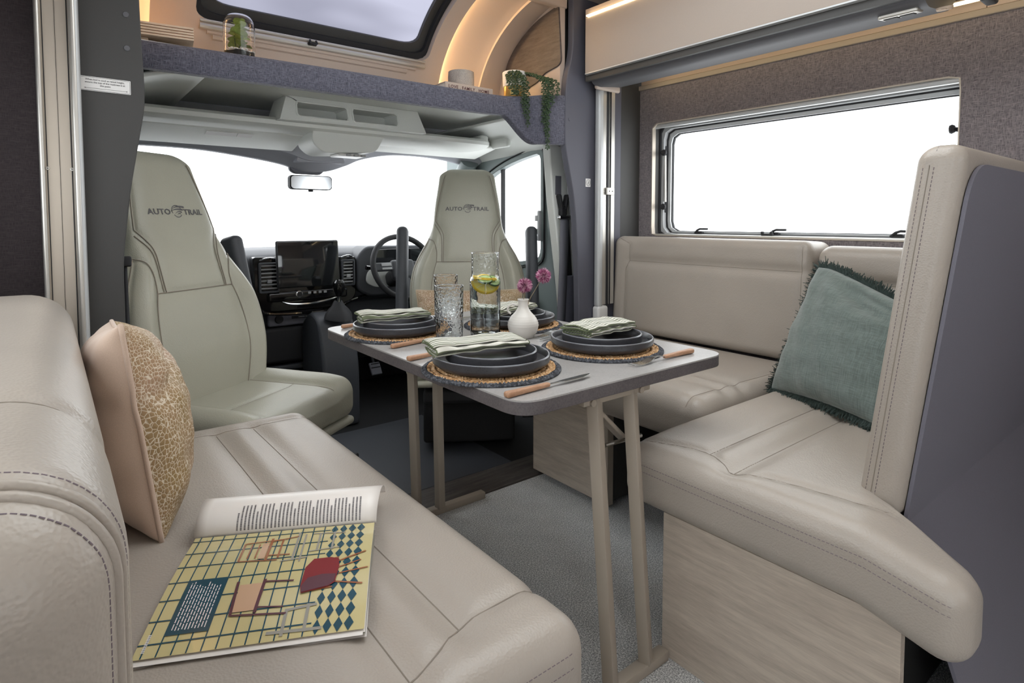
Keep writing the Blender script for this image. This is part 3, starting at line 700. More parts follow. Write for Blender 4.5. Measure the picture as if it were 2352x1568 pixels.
s2 = copy_tree(s1); s2.location = (1.60, 2.37, 0.03); s2.rotation_euler.z = math.radians(-33); s2['label'] = 'swivelled beige cab seat in front of the steering wheel'

# ------------------------------------------------------------------ dashboard
db = thing('dashboard', 'black moulded dashboard below the windscreen', 'dashboard', (1.075, 3.3, 0))
def DX(x): return x-1.075
def DY(y): return y-3.3
prof = rpoly([(3.615, .30), (3.615, .855), (3.45, .905), (3.25, .895), (3.165, .865), (3.15, .80), (3.14, .63), (3.165, .60), (3.20, .585), (3.21, .28), (3.30, .22)], [0, .01, .05, .06, .03, .04, .03, .01, .01, .03, .03], 5)
m = MB(); n_ = len(prof); XS = np.linspace(.11, 2.04, 30); V = []
for x in XS:
    c = abs(x-1.075)/.965; bow = .06*c**2
    for y, z in prof: V.append((DX(x), DY(y+bow*(1 if y < 3.4 else .3)), z-.03*c**2*(z > .7)))
m.add(V, [(i*n_+j, i*n_+(j+1) % n_, (i+1)*n_+(j+1) % n_, (i+1)*n_+j) for i in range(len(XS)-1) for j in range(n_)]+[tuple(range(n_)), tuple((len(XS)-1)*n_+j for j in range(n_))])
obj('body', m, 'dash_black', db, 50)
# central stack surround
m = MB(); m.prism(rpoly([(DX(.80), .60), (DX(.88), .575), (DX(1.28), .575), (DX(1.345), .63), (DX(1.345), .85), (DX(.80), .865)], [.03, .03, .03, .03, .02, .02], 5), 'y', DY(3.105), DY(3.20)); obj('centre_stack', m, 'gloss_black', db, bevel=.008)
def vent(x0, x1, z0, z1, ns):
    f = obj('air_vent', MB().slab_ring(rrect(DX(x0)-.010, DX(x1)+.010, z0-.010, z1+.010, .012, 3), rrect(DX(x0), DX(x1), z0, z1, .008, 3), 'y', DY(3.088), DY(3.115)), 'dash_black', db, bevel=.002)
    obj('vent_recess', MB().b2((DX(x0)-.002, DY(3.128), z0-.002), (DX(x1)+.002, DY(3.132), z1+.002)), 'rubber_black', f)
    for k in range(ns):
        z = z0+(z1-z0)*(k+.5)/ns; m = MB(); m.rbox((DX((x0+x1)/2), DY(3.108), z), (x1-x0, .026, .0075), .003, 2, M=Matrix.Rotation(math.radians(-22), 3, 'X')); obj('slat', m, 'cab_plastic_mid', f)
    m = MB(); m.rbox((DX((x0+x1)/2), DY(3.092), z0+(z1-z0)*.36), (.024, .014, .018), .004, 2); obj('vent_slider', m, 'cab_plastic_mid', f)
vent(.835, .915, .69, .825, 7); vent(1.265, 1.322, .70, .825, 7)
for xa, xb in ((.83, .915), (1.26, 1.322)):
    m = MB(); m.tube(spline([(DX(xa), DY(3.11), .846), (DX((xa+xb)/2), DY(3.10), .856), (DX(xb), DY(3.11), .852)], 5), .005, 8); obj('vent_bezel', m, 'chrome', db)
sc = obj('touch_screen', MB().rbox((DX(1.065), DY(3.068), .823), (.326, .022, .242), .009, 4, M=Matrix.Rotation(math.radians(-4), 3, 'X')), 'soft_black', db)
sc['label'] = 'large blank touch screen'
m = MB(); m.rbox((DX(1.065), DY(3.056), .823), (.316, .003, .232), .0014, 2, M=Matrix.Rotation(math.radians(-4), 3, 'X')); obj('glass', m, 'screen_black', sc)
k = obj('control_strip', MB().rbox((DX(1.075), DY(3.10), .655), (.42, .03, .05), .012, 3), 'gloss_black', db)
m = MB(); m.lathe([(0, .014), (.013, .013), (.0135, 0)], 24, (DX(1.02), DY(3.086), .665), Matrix.Rotation(PI/2, 3, 'X')); kn = obj('knob', m, 'soft_black', db)
m = MB(); m.lathe([(.0135, 0), (.0175, .002), (.0175, .008), (.0135, .009)], 24, (DX(1.02), DY(3.086), .665), Matrix.Rotation(PI/2, 3, 'X')); obj('knob_ring', m, 'chrome', kn)
for i in range(4):
    m = MB(); m.rbox((DX(1.075+.028*i), DY(3.084), .668), (.016, .004, .012), .002, 2); obj('button', m, 'cab_plastic_mid', db)
m = MB(); pts = spline([(.93, 3.10, .632), (.98, 3.085, .616), (1.08, 3.08, .612), (1.2, 3.085, .628), (1.265, 3.10, .648)], 6)
m.tube([(DX(a), DY(b), c) for a, b, c in pts], [.002+.006*math.sin(PI*i/(len(pts)-1)) for i in range(len(pts))], 8); obj('silver_trim', m, 'chrome', db)
m = MB(); pts = spline([(.80, 3.12, .66), (.82, 3.10, .61), (.86, 3.10, .575), (1.0, 3.10, .562), (1.2, 3.105, .565), (1.33, 3.11, .61), (1.5, 3.14, .64)], 6)
m.tube([(DX(a), DY(b), c) for a, b, c in pts], .009, 8); obj('lower_lip', m, 'gloss_black', db)
m = MB(); m.rbox((DX(1.03), DY(3.175), .53), (.30, .05, .075), .015, 3); sw_ = obj('switch_panel', m, 'cab_plastic_dark', db)
m = MB(); m.lathe([(0, .010), (.020, .009), (.022, 0)], 24, (DX(.935), DY(3.15), .532), Matrix.Rotation(PI/2, 3, 'X')); obj('start_button', m, 'soft_black', sw_)
m = MB(); m.b2((DX(1.0), DY(3.147), .528), (DX(1.12), DY(3.151), .543)); obj('slot', m, 'soft_black', sw_)
m = MB(); m.b2((DX(1.035), DY(3.1462), .534), (DX(1.068), DY(3.147), .5375)); m.b2((DX(1.071), DY(3.1462), .534), (DX(1.09), DY(3.147), .5375)); obj('slot_lettering', m, 'cab_plastic_mid', sw_, 0, kind='stuff')
m = MB(); m.rbox((DX(.86), DY(3.185), .39), (.62, .05, .19), .02, 3); obj('glove_box', m, 'soft_black', db)
m = MB(); m.rbox((DX(.86), DY(3.20), .265), (.64, .06, .03), .01, 2); obj('kick_panel', m, 'dash_black', db)
# instrument cowl beside the wheel
m = MB(); m.prism(rpoly([(DX(1.345), .66), (DX(1.42), .62), (DX(1.80), .62), (DX(1.86), .70), (DX(1.80), .90), (DX(1.40), .905), (DX(1.345), .85)], .03, 4), 'y', DY(3.09), DY(3.25)); obj('instrument_cowl', m, 'dash_black', db, bevel=.012)
m = MB(); m.prism(rpoly([(DX(1.39), .70), (DX(1.45), .67), (DX(1.70), .67), (DX(1.70), .80), (DX(1.47), .80), (DX(1.40), .76)], .025, 4), 'y', DY(3.08), DY(3.10)); obj('binnacle_trim', m, 'cab_plastic', db, bevel=.004)
m = MB(); m.prism(rpoly([(DX(1.43), .81), (DX(1.78), .81), (DX(1.76), .885), (DX(1.46), .885)], .02, 4), 'y', DY(3.075), DY(3.10)); obj('instrument_screen', m, 'screen_black', db, bevel=.003)
# gear console
gc = thing('gear_console', 'black gear lever console left of the steering wheel', 'gear console', (1.14, 2.96, 0))
m = MB(); m.prism(rpoly([(-.13, 0), (.19, 0), (.19, .50), (.06, .585), (-.06, .545), (-.13, .30)], [.02, .02, .04, .06, .05, .08], 5), 'x', -.09, .10)
m.v = [(a, b, c) for a, b, c in m.v]; obj('housing', m, 'dash_black', gc, bevel=.02)
m = MB(); m.lathe([(.075, .555), (.07, .572), (.052, .595), (.036, .61), (.022, .635), (.016, .64)], 20, (.02, -.05, 0), fn=lambda p, a, r, z: Vector((p.x*(1+.10*math.sin(4*a)*(r > .03)), p.y*(1+.08*math.cos(4*a)), p.z-.06*(p.y < 0)*abs(p.y)*4))); obj('gaiter', m, 'soft_black', gc)
m = MB(); m.lathe([(.011, .625), (.011, .66), (.014, .665), (.014, .67)], 16, (.02, -.06, 0)); obj('collar', m, 'chrome', gc)
m = MB(); m.lathe([(0, .660), (.017, .662), (.025, .682), (.031, .71), (.030, .731), (.019, .745), (0, .748)], 20, (.02, -.062, 0)); gk = obj('gear_knob', m, 'gloss_black', gc)
me = text_mesh('1 3 5', .007, .0002); q = mesh_mb(me, lambda c: (.02+c.x, -.062-.0312, .722+c.y)); me = text_mesh('2 4 R', .007, .0002); q.add([(.02+v.co.x, -.0938, .713+v.co.y) for v in me.vertices], [tuple(p.vertices) for p in me.polygons]); obj('gate_marking', q, 'white_label', gk, 0)
# steering wheel
sw0 = thing('steering_wheel', 'black steering wheel behind the right cab seat', 'steering wheel', (1.55, 2.93, .79), rot=(math.radians(-24), 0, 0))
m = MB(); m.tube([(.183*math.cos(2*PI*k/48), 0, .183*math.sin(2*PI*k/48)) for k in range(48)], .0155, 12, closed=True); obj('rim', m, 'soft_black', sw0)
m = MB(); m.rbox((0, .02, -.01), (.15, .05, .12), .03, 4); obj('hub', m, 'dash_black', sw0)
for sg in (-1, 1):
    m = MB(); m.rbox((sg*.115, .012, .01), (.13, .022, .05), .01, 3); sp = obj('spoke', m, 'dash_black', sw0)
    m = MB(); m.rbox((sg*.105, -.001, .018), (.06, .008, .018), .003, 2); m.rbox((sg*.105, -.001, -.004), (.06, .008, .012), .003, 2); obj('control_buttons', m, 'cab_plastic_mid', sp)
m = MB(); m.rbox((0, .012, -.11), (.05, .02, .12), .008, 3); obj('lower_spoke', m, 'dash_black', sw0)
m = MB(); m.rbox((0, .10, -.02), (.10, .14, .09), .03, 3); obj('column', m, 'soft_black', sw0)
m = MB(); m.tube([(-.05, .06, .02), (-.17, .045, .02), (-.205, .04, .022)], [.008, .011, .012], 10); obj('stalk', m, 'gloss_black', sw0)
# pedals
for i, (x, l) in enumerate(((1.30, 'black clutch pedal left of its twin below the dashboard'), (1.45, 'black brake pedal nearest the driver seat below the dashboard'))):
    pd = thing('pedal', l, 'pedal', (x, 3.10, .2), group='foot pedals')
    m = MB(); m.rbox((0, 0, 0), (.065, .016, .075), .006, 2, M=Matrix.Rotation(math.radians(-35), 3, 'X')); p_ = obj('pad', m, 'cab_plastic_dark', pd)
    for j in range(4):
        m = MB(); m.rbox((0, -.010+.009*(j-1.5)*.8, -.03+.02*j), (.055, .004, .006), .002, 1); obj('grip_rib', m, 'soft_black', p_)
    m = MB(); m.tube([(0, .01, 0), (0, .07, .1), (0, .2, .15)], .009, 8); obj('arm', m, 'soft_black', pd)

# ------------------------------------------------------------------ overhead storage console, visors, mirror
oc = thing('overhead_console', 'pale grey overhead storage console with two open cubbies', 'storage console', (1.1, 2.6, 1.40))
def OX(x): return x-1.1
def OY(y): return y-2.6
def OZ(z): return z-1.40
xs = np.linspace(.18, 1.93, 36); prof = [(2.50, 1.468), (2.485, 1.455), (2.488, 1.438), (2.52, 1.425), (2.70, 1.418), (2.90, 1.42), (2.90, 1.445), (2.70, 1.45), (2.55, 1.452), (2.515, 1.468)]
m = MB(); V = []
for x in xs:
    e = max(0, (x-1.72)/.21)**2; b = .03*((x-1.08)/.85)**2
    for y, z in prof: V.append((OX(x), OY(y+.16*e*(y < 2.6)-b*.0), OZ(z+.02*e)))
n_ = len(prof); m.add(V, [(i*n_+j, i*n_+(j+1) % n_, (i+1)*n_+(j+1) % n_, (i+1)*n_+j) for i in range(len(xs)-1) for j in range(n_)]+[tuple(range(n_)), tuple((len(xs)-1)*n_+j for j in range(n_))]); obj('tray_lip', m, 'cab_plastic', oc, 45)
m = MB(); m.b2((OX(.17), OY(2.86), OZ(1.44)), (OX(1.95), OY(2.88), OZ(1.552))); obj('tray_back', m, 'cab_plastic_mid', oc)
m = MB(); m.rbox((OX(1.94), OY(2.60), OZ(1.49)), (.03, .24, .10), .012, 3); obj('tray_end', m, 'cab_plastic', oc)
m = MB(); m.rbox((OX(1.84), OY(2.62), OZ(1.475)), (.05, .12, .05), .012, 3); obj('tray_divider', m, 'cab_plastic', oc)
# centre cubby block
fr = [(OX(.74), OZ(1.452)), (OX(1.405), OZ(1.455)), (OX(1.375), OZ(1.55)), (OX(.775), OZ(1.55))]
blk = MB()
def cub(x0, x1): return (OX(x0), OX(x1), OZ(1.474), OZ(1.529))
a = cub(.815, 1.026); b = cub(1.054, 1.262)
F = OY(2.435); Bk = OY(2.62)
def frontq(z): return F+.028*(OZ(1.55)-z)/.095-.014
blk.add([(OX(.775), F+.02, OZ(1.555)), (OX(1.375), F+.02, OZ(1.555)), (OX(1.405), F-.01, OZ(1.452)), (OX(.74), F-.01, OZ(1.452)), (OX(.775), Bk, OZ(1.555)), (OX(1.375), Bk, OZ(1.555)), (OX(1.405), Bk, OZ(1.452)), (OX(.74), Bk, OZ(1.452))], [(0, 1, 5, 4), (1, 2, 6, 5), (2, 3, 7, 6), (3, 0, 4, 7)])
mx = (a[1]+b[0])/2
def yq(z): return F-.01+.03*(z-OZ(1.452))/(OZ(1.555)-OZ(1.452))
def lp(L): return [(x, yq(z), z) for x, z in L]
for (x0, x1, z0, z1), (xa, xb, xc, xd) in ((a, (OX(.74), mx, mx, OX(.775))), (b, (mx, OX(1.405), OX(1.375), mx))):
    inn = resample(rrect(x0, x1, z0, z1, .006, 3), 40); bord = out_to(inn, min(xa, xd), max(xb, xc), OZ(1.452), OZ(1.555))
    bord = [(np.interp(z, [OZ(1.452), OZ(1.555)], [xa, xd]) if abs(x-min(xa, xd)) < 1e-6 else (np.interp(z, [OZ(1.452), OZ(1.555)], [xb, xc]) if abs(x-max(xb, xc)) < 1e-6 else x), z) for x, z in bord]
    blk.add(lp(bord)+lp(inn)+[(x, yq(z)+.12, z) for x, z in inn], [(k*40+i, k*40+(i+1) % 40, (k+1)*40+(i+1) % 40, (k+1)*40+i) for k in range(2) for i in range(40)]+[tuple(80+i for i in range(40))])
obj('cubby_block', blk, 'cab_plastic', oc, 30)
for x0, x1, z0, z1 in (a, b):
    m = MB(); L = resample(rrect(x0-.004, x1+.004, z0-.004, z1+.004, .008, 3), 40); m.tube([(x, yq(z)-.001, z) for x, z in L], .0035, 6, closed=True); obj('cubby_rim', m, 'cab_plastic', oc)
lb = thing('overhead_light', 'grey overhead light housing above the rear view mirror', 'light housing', (1.065, 2.6, 1.345))
m = MB(); m.prism(rpoly([(-.165, .09), (.175, .095), (.125, .012), (-.12, -.006), (-.17, .035)], [.012, .012, .03, .03, .03], 5), 'y', -.09, .10); obj('housing', m, 'cab_plastic', lb, bevel=.014)
m = MB(); m.rbox((.02, -.02, -.004), (.13, .10, .012), .005, 3); obj('lens', m, 'white_plastic', lb)
for i in range(3):
    m = MB(); m.rbox((.0+.035*i, -.075, -.006), (.02, .018, .01), .003, 2); obj('switch', m, 'cab_plastic_mid', lb)
for nm, x0, x1, z0, z1, lab in (('l', .24, .915, 1.375, 1.435, 'pale grey sun visor above the passenger side'), ('r', 1.27, 1.955, 1.405, 1.455, 'pale grey sun visor above the steering wheel')):
    vz = thing('sun_visor', lab, 'sun visor', ((x0+x1)/2, 2.72, (z0+z1)/2), group='sun visors')
    L = x1-x0
    m = MB(); m.rbox((0, .0, 0), (L, .21, .022), .0105, 3, n=(8, 1, 1), M=Matrix.Rotation(math.radians(-14 if nm == 'l' else -11), 3, 'X')); obj('panel', m, 'visor_pale', vz)
    m = MB(); m.tube([(-L/2+.02, .1, .0), (L/2-.02, .1, .0)], .006, 8); m.rbox((L/2-.02 if nm == 'l' else -L/2+.02, .1, .01), (.03, .02, .03), .006, 2); obj('pivot', m, 'cab_plastic_dark', vz)
    if nm == 'l':
        for xa, xb in ((-.06, .055), (.06, .12)):
            m = MB(); m.box(((xa+xb)/2, -.055, -.0005), (xb-xa, .04, .0012), Matrix.Rotation(math.radians(-14), 3, 'X')); q = obj('warning_label', m, 'white_label', vz); q.location.z = -.0245+.022
            q.location.z = -.0255+.026
mr = thing('rear_view_mirror', 'rear view mirror hanging below the header', 'mirror', (1.055, 2.985, 1.24), rotz=math.radians(6.5))
m = MB(); m.prism(rpoly([(-.112, -.028), (-.10, -.038), (.10, -.036), (.113, -.026), (.113, .026), (.10, .036), (-.10, .034), (-.112, .024)], .012, 3), 'y', -.012, .018); obj('shell', m, 'soft_black', mr, bevel=.005)
m = MB(); m.prism(rpoly([(-.107, -.025), (-.096, -.034), (.096, -.032), (.108, -.023), (.108, .023), (.096, .032), (-.096, .030), (-.107, .021)], .012, 3), 'y', -.0135, -.012); obj('mirror_glass', m, 'chrome', mr)
m = MB(); m.rbox((0, 0, -.041), (.022, .015, .012), .003, 2); obj('dip_lever', m, 'soft_black', mr)
m = MB(); m.prism(rpoly([(-.11, .055), (-.085, .04), (.05, .04), (.09, .075), (.09, .12), (-.11, .12)], .012, 3), 'y', -.01, .02); obj('mount', m, 'cab_plastic_dark', mr, bevel=.008)

# ------------------------------------------------------------------ B pillar trim with belt
bt_ = thing('belt_pillar', 'pale grey belt pillar trim with hanging seat belt', 'belt pillar', (1.95, 2.08, 0))
m = MB(); m.prism(rpoly([(-.085, 1.41), (.03, 1.415), (.035, 1.20), (.075, .80), (.09, .30), (.05, .30), (.0, .75), (-.06, 1.15)], [.012, .012, .04, .05, 0, 0, .05, .05], 4), 'y', 0, .05); obj('cover', m, 'cab_plastic', bt_, bevel=.006)
m = MB(); m.prism(rpoly([(.035, 1.40), (.06, 1.40), (.06, 1.2), (.11, .78), (.115, .30), (.085, .30), (.075, .8), (.034, 1.2)], .01, 3), 'y', -.006, .05); obj('edge_strip', m, 'alu_pale', bt_, bevel=.003)
m = MB(); m.b2((-.045, -.003, 1.17), (-.008, .0, 1.26)); obj('guide_slot', m, 'cab_plastic_dark', bt_, bevel=.001)
m = MB(); m.tube([(-.022, .0, 1.408), (-.022, -.008, 1.408)], .008, 10); obj('bolt', m, 'chrome', bt_)
for sg in (-1, 1):
    m = MB(); m.rbox((-.014+sg*.018, -.02, 1.135), (.016, .03, .075), .007, 3, M=Matrix.Rotation(math.radians(sg*14), 3, 'Y')); obj('guide_arm', m, 'soft_black', bt_)
m = MB(); m.rbox((-.014, -.02, 1.095), (.04, .026, .05), .008, 3); obj('buckle_body', m, 'soft_black', bt_)
m = MB(); m.rbox((-.005, -.026, 1.062), (.085, .02, .022), .009, 3); obj('belt_ring', m, 'chrome', bt_)
m = MB(); V = [(-.035, -.030, 1.065), (.02, -.030, 1.065), (.012, -.028, .80), (.0, -.026, .56), (-.02, -.03, .30), (-.075, -.03, .30), (-.055, -.026, .56), (-.043, -.028, .80)]
m.add(V, [(0, 1, 2, 7), (7, 2, 3, 6), (6, 3, 4, 5)]); b_ = obj('belt', m, 'cab_plastic_dark', bt_); so = b_.modifiers.new('s', 'SOLIDIFY'); so.thickness = .002
m = MB(); m.add([(.01, -.008, 1.06), (.035, -.008, 1.06), (.06, -.008, .77), (.02, -.008, .77)], [(0, 1, 2, 3)]); b_ = obj('belt_return', m, 'soft_black', bt_); so = b_.modifiers.new('s', 'SOLIDIFY'); so.thickness = .002
m = MB(); m.rbox((.032, -.006, .53), (.095, .03, .50), .008, 2); obj('lower_cover', m, 'panel_slate', bt_)

# ------------------------------------------------------------------ rails on the bulkheads
rl_ = thing('aluminium_rail', 'tall brushed aluminium bed rail beside the charcoal pillar on the left', 'rail', (.035, 1.93, 0))
m = MB(); m.b2((-.046, -.024, 0), (.026, .018, 2.045)); obj('back_plate', m, 'alu_warm', rl_, bevel=.003)
for x, w_ in ((-.0405, .011), (.0305, .013)):
    m = MB(); m.rbox((x, -.026, 1.022), (w_, .034, 2.045), .005, 3); obj('edge_bead', m, 'alu', rl_)
m = MB(); m.tube([(.034, -.03, 0), (.034, -.03, 2.045)], .011, 14); obj('round_edge', m, 'alu_pale', rl_)
m = MB(); m.b2((-.031, -.0255, 0), (-.029, -.0235, 2.045)); m.b2((-.005, -.0255, 0), (-.0042, -.0235, 2.045)); m.b2((.019, -.0255, 0), (.0215, -.0235, 2.045)); obj('groove', m, 'soft_black', rl_)
for x in (-.030, .0195):
    m = MB(); m.lathe([(0, .0025), (.004, .002), (.005, 0)], 14, (x, -.0242, 1.178), Matrix.Rotation(PI/2, 3, 'X')); s_ = obj('screw', m, 'alu', rl_)
    m = MB(); m.box((x, -.0266, 1.178), (.005, .0004, .0011)); m.box((x, -.0266, 1.178), (.0011, .0004, .005)); obj('screw_cross', m, 'ink', s_)
rr = thing('bed_rail', 'white aluminium bed rail between the slate panel and the tweed wall', 'rail', (2.065, 1.905, .58))
m = MB(); m.rbox((-.045, 0, .57), (.034, .035, 1.02), .014, 4); obj('round_post', m, 'alu_pale', rr)
m = MB(); m.b2((-.03, -.002, .07), (.06, .022, 1.08)); obj('channel', m, 'alu', rr, bevel=.002)
m = MB(); m.b2((.004, -.006, .07), (.016, -.0015, 1.08)); m.b2((.026, -.006, .07), (.031, -.0015, 1.08)); obj('slot', m, 'soft_black', rr)
m = MB(); m.rbox((-.03, 0, .03), (.07, .045, .075), .014, 3); obj('end_cap', m, 'white_plastic', rr)
m = MB(); m.b2((-.005, -.016, .588), (.045, -.006, .622)); br = obj('bracket', m, 'alu', rr, bevel=.002)
m = MB(); [m.lathe([(0, .0015), (.003, .001), (.0035, 0)], 10, (x, -.016, .605), Matrix.Rotation(PI/2, 3, 'X')) for x in (.01, .03)]; obj('screw', m, 'ink', br)
# labels on the panels
st = thing('bed_sticker', 'white sticker about bed height on the charcoal pillar', 'sticker', (.134, 1.929, 1.408), rot=(0, math.radians(0), 0))
m = MB(); m.prism(rrect(-.0575, .0575, -.0185, .0185, .002, 2), 'y', -.0008, 0); obj('plate', m, 'white_label', st)
m = MB(); L = rrect(-.0555, .0555, -.0168, .0168, .002, 2); m.tube([(x, -.0009, z) for x, z in L], .0004, 4, closed=True); m.tube([(-.043, -.001, -.0115), (.047, -.001, -.0115)], .0004, 4)
for sg in (-1, 1): m.add([(sg*.049+.002, -.0012, -.0115), (sg*.045+.002, -.0012, -.0102), (sg*.045+.002, -.0012, -.0128)], [(0, 1, 2)])
for i, tx in enumerate(('When bed is used at raised height,', 'ensure the top of the mattress is at', 'this point')):
    me = text_mesh(tx, .0062, 0, bold=.00008); m.add([(v.co.x, -.0011, .0108-.0072*i+v.co.y) for v in me.vertices], [tuple(p.vertices) for p in me.polygons])
obj('print', m, 'ink', st, 0)
st = thing('round_sticker', 'small white sticker with a round symbol on the slate panel', 'sticker', (1.972, 1.929, 1.222))
m = MB(); m.prism(rrect(-.016, .016, -.019, .019, .001, 2), 'y', -.0008, 0); obj('plate', m, 'white_label', st)
m = MB(); m.tube([(.012*math.cos(2*PI*k/24), -.001, .014*math.sin(2*PI*k/24)) for k in range(24)], .0008, 5, closed=True); m.tube([(-.004, -.001, -.008), (.002, -.001, .008)], .0009, 4); m.tube([(.002, -.001, -.008), (.005, -.001, .004)], .0009, 4); obj('symbol', m, 'ink', st, 0)

# ------------------------------------------------------------------ overhead locker
lk = thing('overhead_locker', 'long beige overhead locker above the side window', 'locker', (2.12, 1.0, 1.70))
Y0, Y1 = -.9, .895
m = MB(); m.prism(rpoly([(-.195, .03), (-.195, .235), (.228, .235), (.228, .06)], [.0, 0, 0, .0], 2), 'y', Y0, Y1); obj('carcass', m, 'panel_dark', lk)
m = MB(); m.prism(rpoly([(-.215, .0), (-.197, -.004), (-.197, .245), (-.215, .245)], [.006, 0, 0, .006], 3), 'y', Y0, Y1-.01); obj('door', m, 'locker_beige', lk)
m = MB(); m.prism([(-.217, -.003), (-.205, -.006), (-.205, .002), (-.217, .002)], 'y', Y0, Y1-.01); obj('edge_strip', m, 'alu_pale', lk)
m = MB(); m.b2((-.203, Y0, -.030), (-.186, Y1, .03)); obj('finger_recess', m, 'panel_dark', lk)
m = MB(); m.prism(rpoly([(-.185, -.035), (-.15, -.052), (.02, -.03), (.10, .03), (.10, .06), (-.185, .03)], [.012, .02, .03, .01, 0, 0], 4), 'y', Y0+1.35-.9+.05, Y1-.02); obj('underside', m, 'panel_grey', lk, 45)
m = MB(); m.prism(rpoly([(-.06, -.045), (.0, -.036), (.0, .02), (-.06, .03)], .008, 3), 'y', Y1-.02, Y1+.0); m.rbox((-.08, Y1-.02, -.045), (.16, .02, .03), .01, 3); obj('end_bracket', m, 'mould_beige', lk)
m = MB(); m.tube([(.13, Y0, .02), (.13, Y1-.03, .02)], .006, 6); obj('led_strip', m, 'led_soft', lk)
m = MB(); m.b2((-.205, Y0, .245), (.22, Y1, .285)); obj('top_ledge', m, 'mould_beige', lk)
m = MB(); m.b2((-.2215, Y0, .247), (-.206, Y1-.02, .253)); obj('top_led', m, 'led_soft', lk)
so_ = thing('socket_plate', 'silver twin switch socket on the locker underside', 'socket', (1.985, .675, 1.651), rot=(math.radians(0), math.radians(-8), 0))
m = MB(); m.rbox((0, 0, 0), (.05, .105, .014), .006, 3); obj('plate', m, 'alu', so_)
for y in (-.021, .021):
    m = MB(); m.rbox((-.002, y, -.007), (.028, .036, .006), .002, 2); r_ = obj('rocker', m, 'panel_dark', so_)
cp_ = thing('charging_socket', 'cream round charging socket with a pull tab', 'socket', (2.02, .575, 1.652), rot=(0, math.radians(-12), 0))
m = MB(); m.lathe([(0, -.010), (.018, -.0095), (.0205, -.006), (.0205, 0), (0, 0)], 24); obj('disc', m, 'birch', cp_)
m = MB(); m.rbox((-.018, -.004, -.008), (.018, .011, .004), .0019, 2); obj('tab', m, 'birch', cp_)
bk_ = thing('locker_bracket', 'dark locker support bracket at the top right', 'bracket', (2.02, .475, 1.645))
m = MB(); m.rbox((0, 0, .01), (.07, .03, .04), .008, 2); m.rbox((.0, .0, .035), (.12, .02, .02), .004, 2); obj('body', m, 'panel_dark', bk_)

# ------------------------------------------------------------------ side window
wn = thing('window_1', 'large side window with a pale frame over the bench', 'window'); wn['kind'] = 'structure'
def wr_ring(d0, d1, xa, xb, mat, nm, rr=(.03, .04), dz=0):
    o_ = resample(rrect(WY0-.06+d0, WY1-d0, WZ0+d0*.5, WZ1-d0, rr[0], 6), 96); i_ = resample(rrect(WY0-.06+d1, WY1-d1, WZ0+d1*.5, WZ1-d1, rr[1], 6), 96)
    return obj(nm, MB().slab_ring(o_, i_, 'x', xa, xb), mat, wn, 40)
o_ = resample(rrect(WY0, WY1, WZ0, WZ1, .02), 96); i_ = resample(rrect(WY0+.004, WY1-.004, WZ0+.004, WZ1-.004, .02), 96)
obj('reveal', MB().slab_ring(o_, i_, 'x', XR-.003, XR+.022), 'alu_warm', wn, 40); obj('reveal_liner', MB().slab_ring(o_, [(a*1, b) for a, b in i_], 'x', XR+.022, XR+.075), 'panel_dark', wn, 40)
wr_ring(-.03, .012, XR+.05, XR+.062, 'soft_black', 'seal', (.01, .03)); wr_ring(.004, .024, XR+.06, XR+.085, 'cab_plastic_mid', 'outer_frame', (.03, .05)); wr_ring(.016, .030, XR+.085, XR+.095, 'soft_black', 'gasket', (.04, .05)); wr_ring(.024, .046, XR+.09, XR+.11, 'alu_pale', 'inner_frame', (.04, .05)); wr_ring(.043, .050, XR+.10, XR+.112, 'soft_black', 'edge_line', (.045, .05))
obj('pane', MB().b2((XR+.113, WY0-.06, WZ0), (XR+.117, WY1, WZ1)), 'window_glass', wn)
m = MB(); m.tube([(XR+.02, WY0, WZ1-.013), (XR+.02, WY1-.006, WZ1-.013)], .011, 10); obj('blind_cassette', m, 'alu_pale', wn)
m = MB(); m.b2((XR+.0, WY0, WZ0-.002), (XR+.06, WY1, WZ0+.010)); obj('sill', m, 'alu', wn, bevel=.003)
def catch(y):
    m = MB(); m.tube([(XR+.075, y+.03, WZ0+.016), (XR+.066, y+.012, WZ0+.030), (XR+.06, y-.005, WZ0+.036), (XR+.055, y-.05, WZ0+.036)], [.006, .0055, .005, .0045], 8); m.rbox((XR+.078, y+.01, WZ0+.016), (.02, .04, .02), .005, 2); obj('catch', m, 'soft_black', wn)
for y in (1.63, 1.26, .80): catch(y)
m = MB(); m.rbox((XR+.045, 1.285, WZ0+.014), (.02, .05, .012), .004, 2); m.rbox((XR+.04, 1.305, WZ0+.022), (.014, .01, .014), .003, 2); m.rbox((XR+.04, 1.265, WZ0+.022), (.014, .01, .014), .003, 2); obj('blind_clip', m, 'soft_black', wn)
for z in (1.385, 1.12):
    m = MB(); m.rbox((XR+.082, WY1-.018, z), (.02, .022, .065), .005, 2); m.tube([(XR+.075, WY1-.02, z), (XR+.045, WY1-.035, z-.004)], .008, 8); m.lathe([(0, -.008), (.014, -.006), (.016, 0), (.012, .008), (0, .009)], 12, (XR+.043, WY1-.038, z-.004), Matrix.Rotation(PI/2, 3, 'Y')); obj('stay_knob', m, 'soft_black', wn)
m = MB(); m.tube([(XR+.07, WY1-.026, 1.37), (XR+.065, WY1-.034, 1.14)], .006, 8); obj('stay_arm', m, 'alu', wn)
m = MB(); m.rbox((XR+.07, WY0+.006, 1.35), (.02, .02, .04), .005, 2); m.tube([(XR+.07, WY0+.006, 1.35), (XR+.05, WY0+.03, 1.352)], .008, 8); m.lathe([(0, -.008), (.014, -.006), (.016, 0), (.012, .008), (0, .009)], 12, (XR+.048, WY0+.034, 1.353), Matrix.Rotation(PI/2, 3, 'X')); obj('stay_knob', m, 'soft_black', wn)
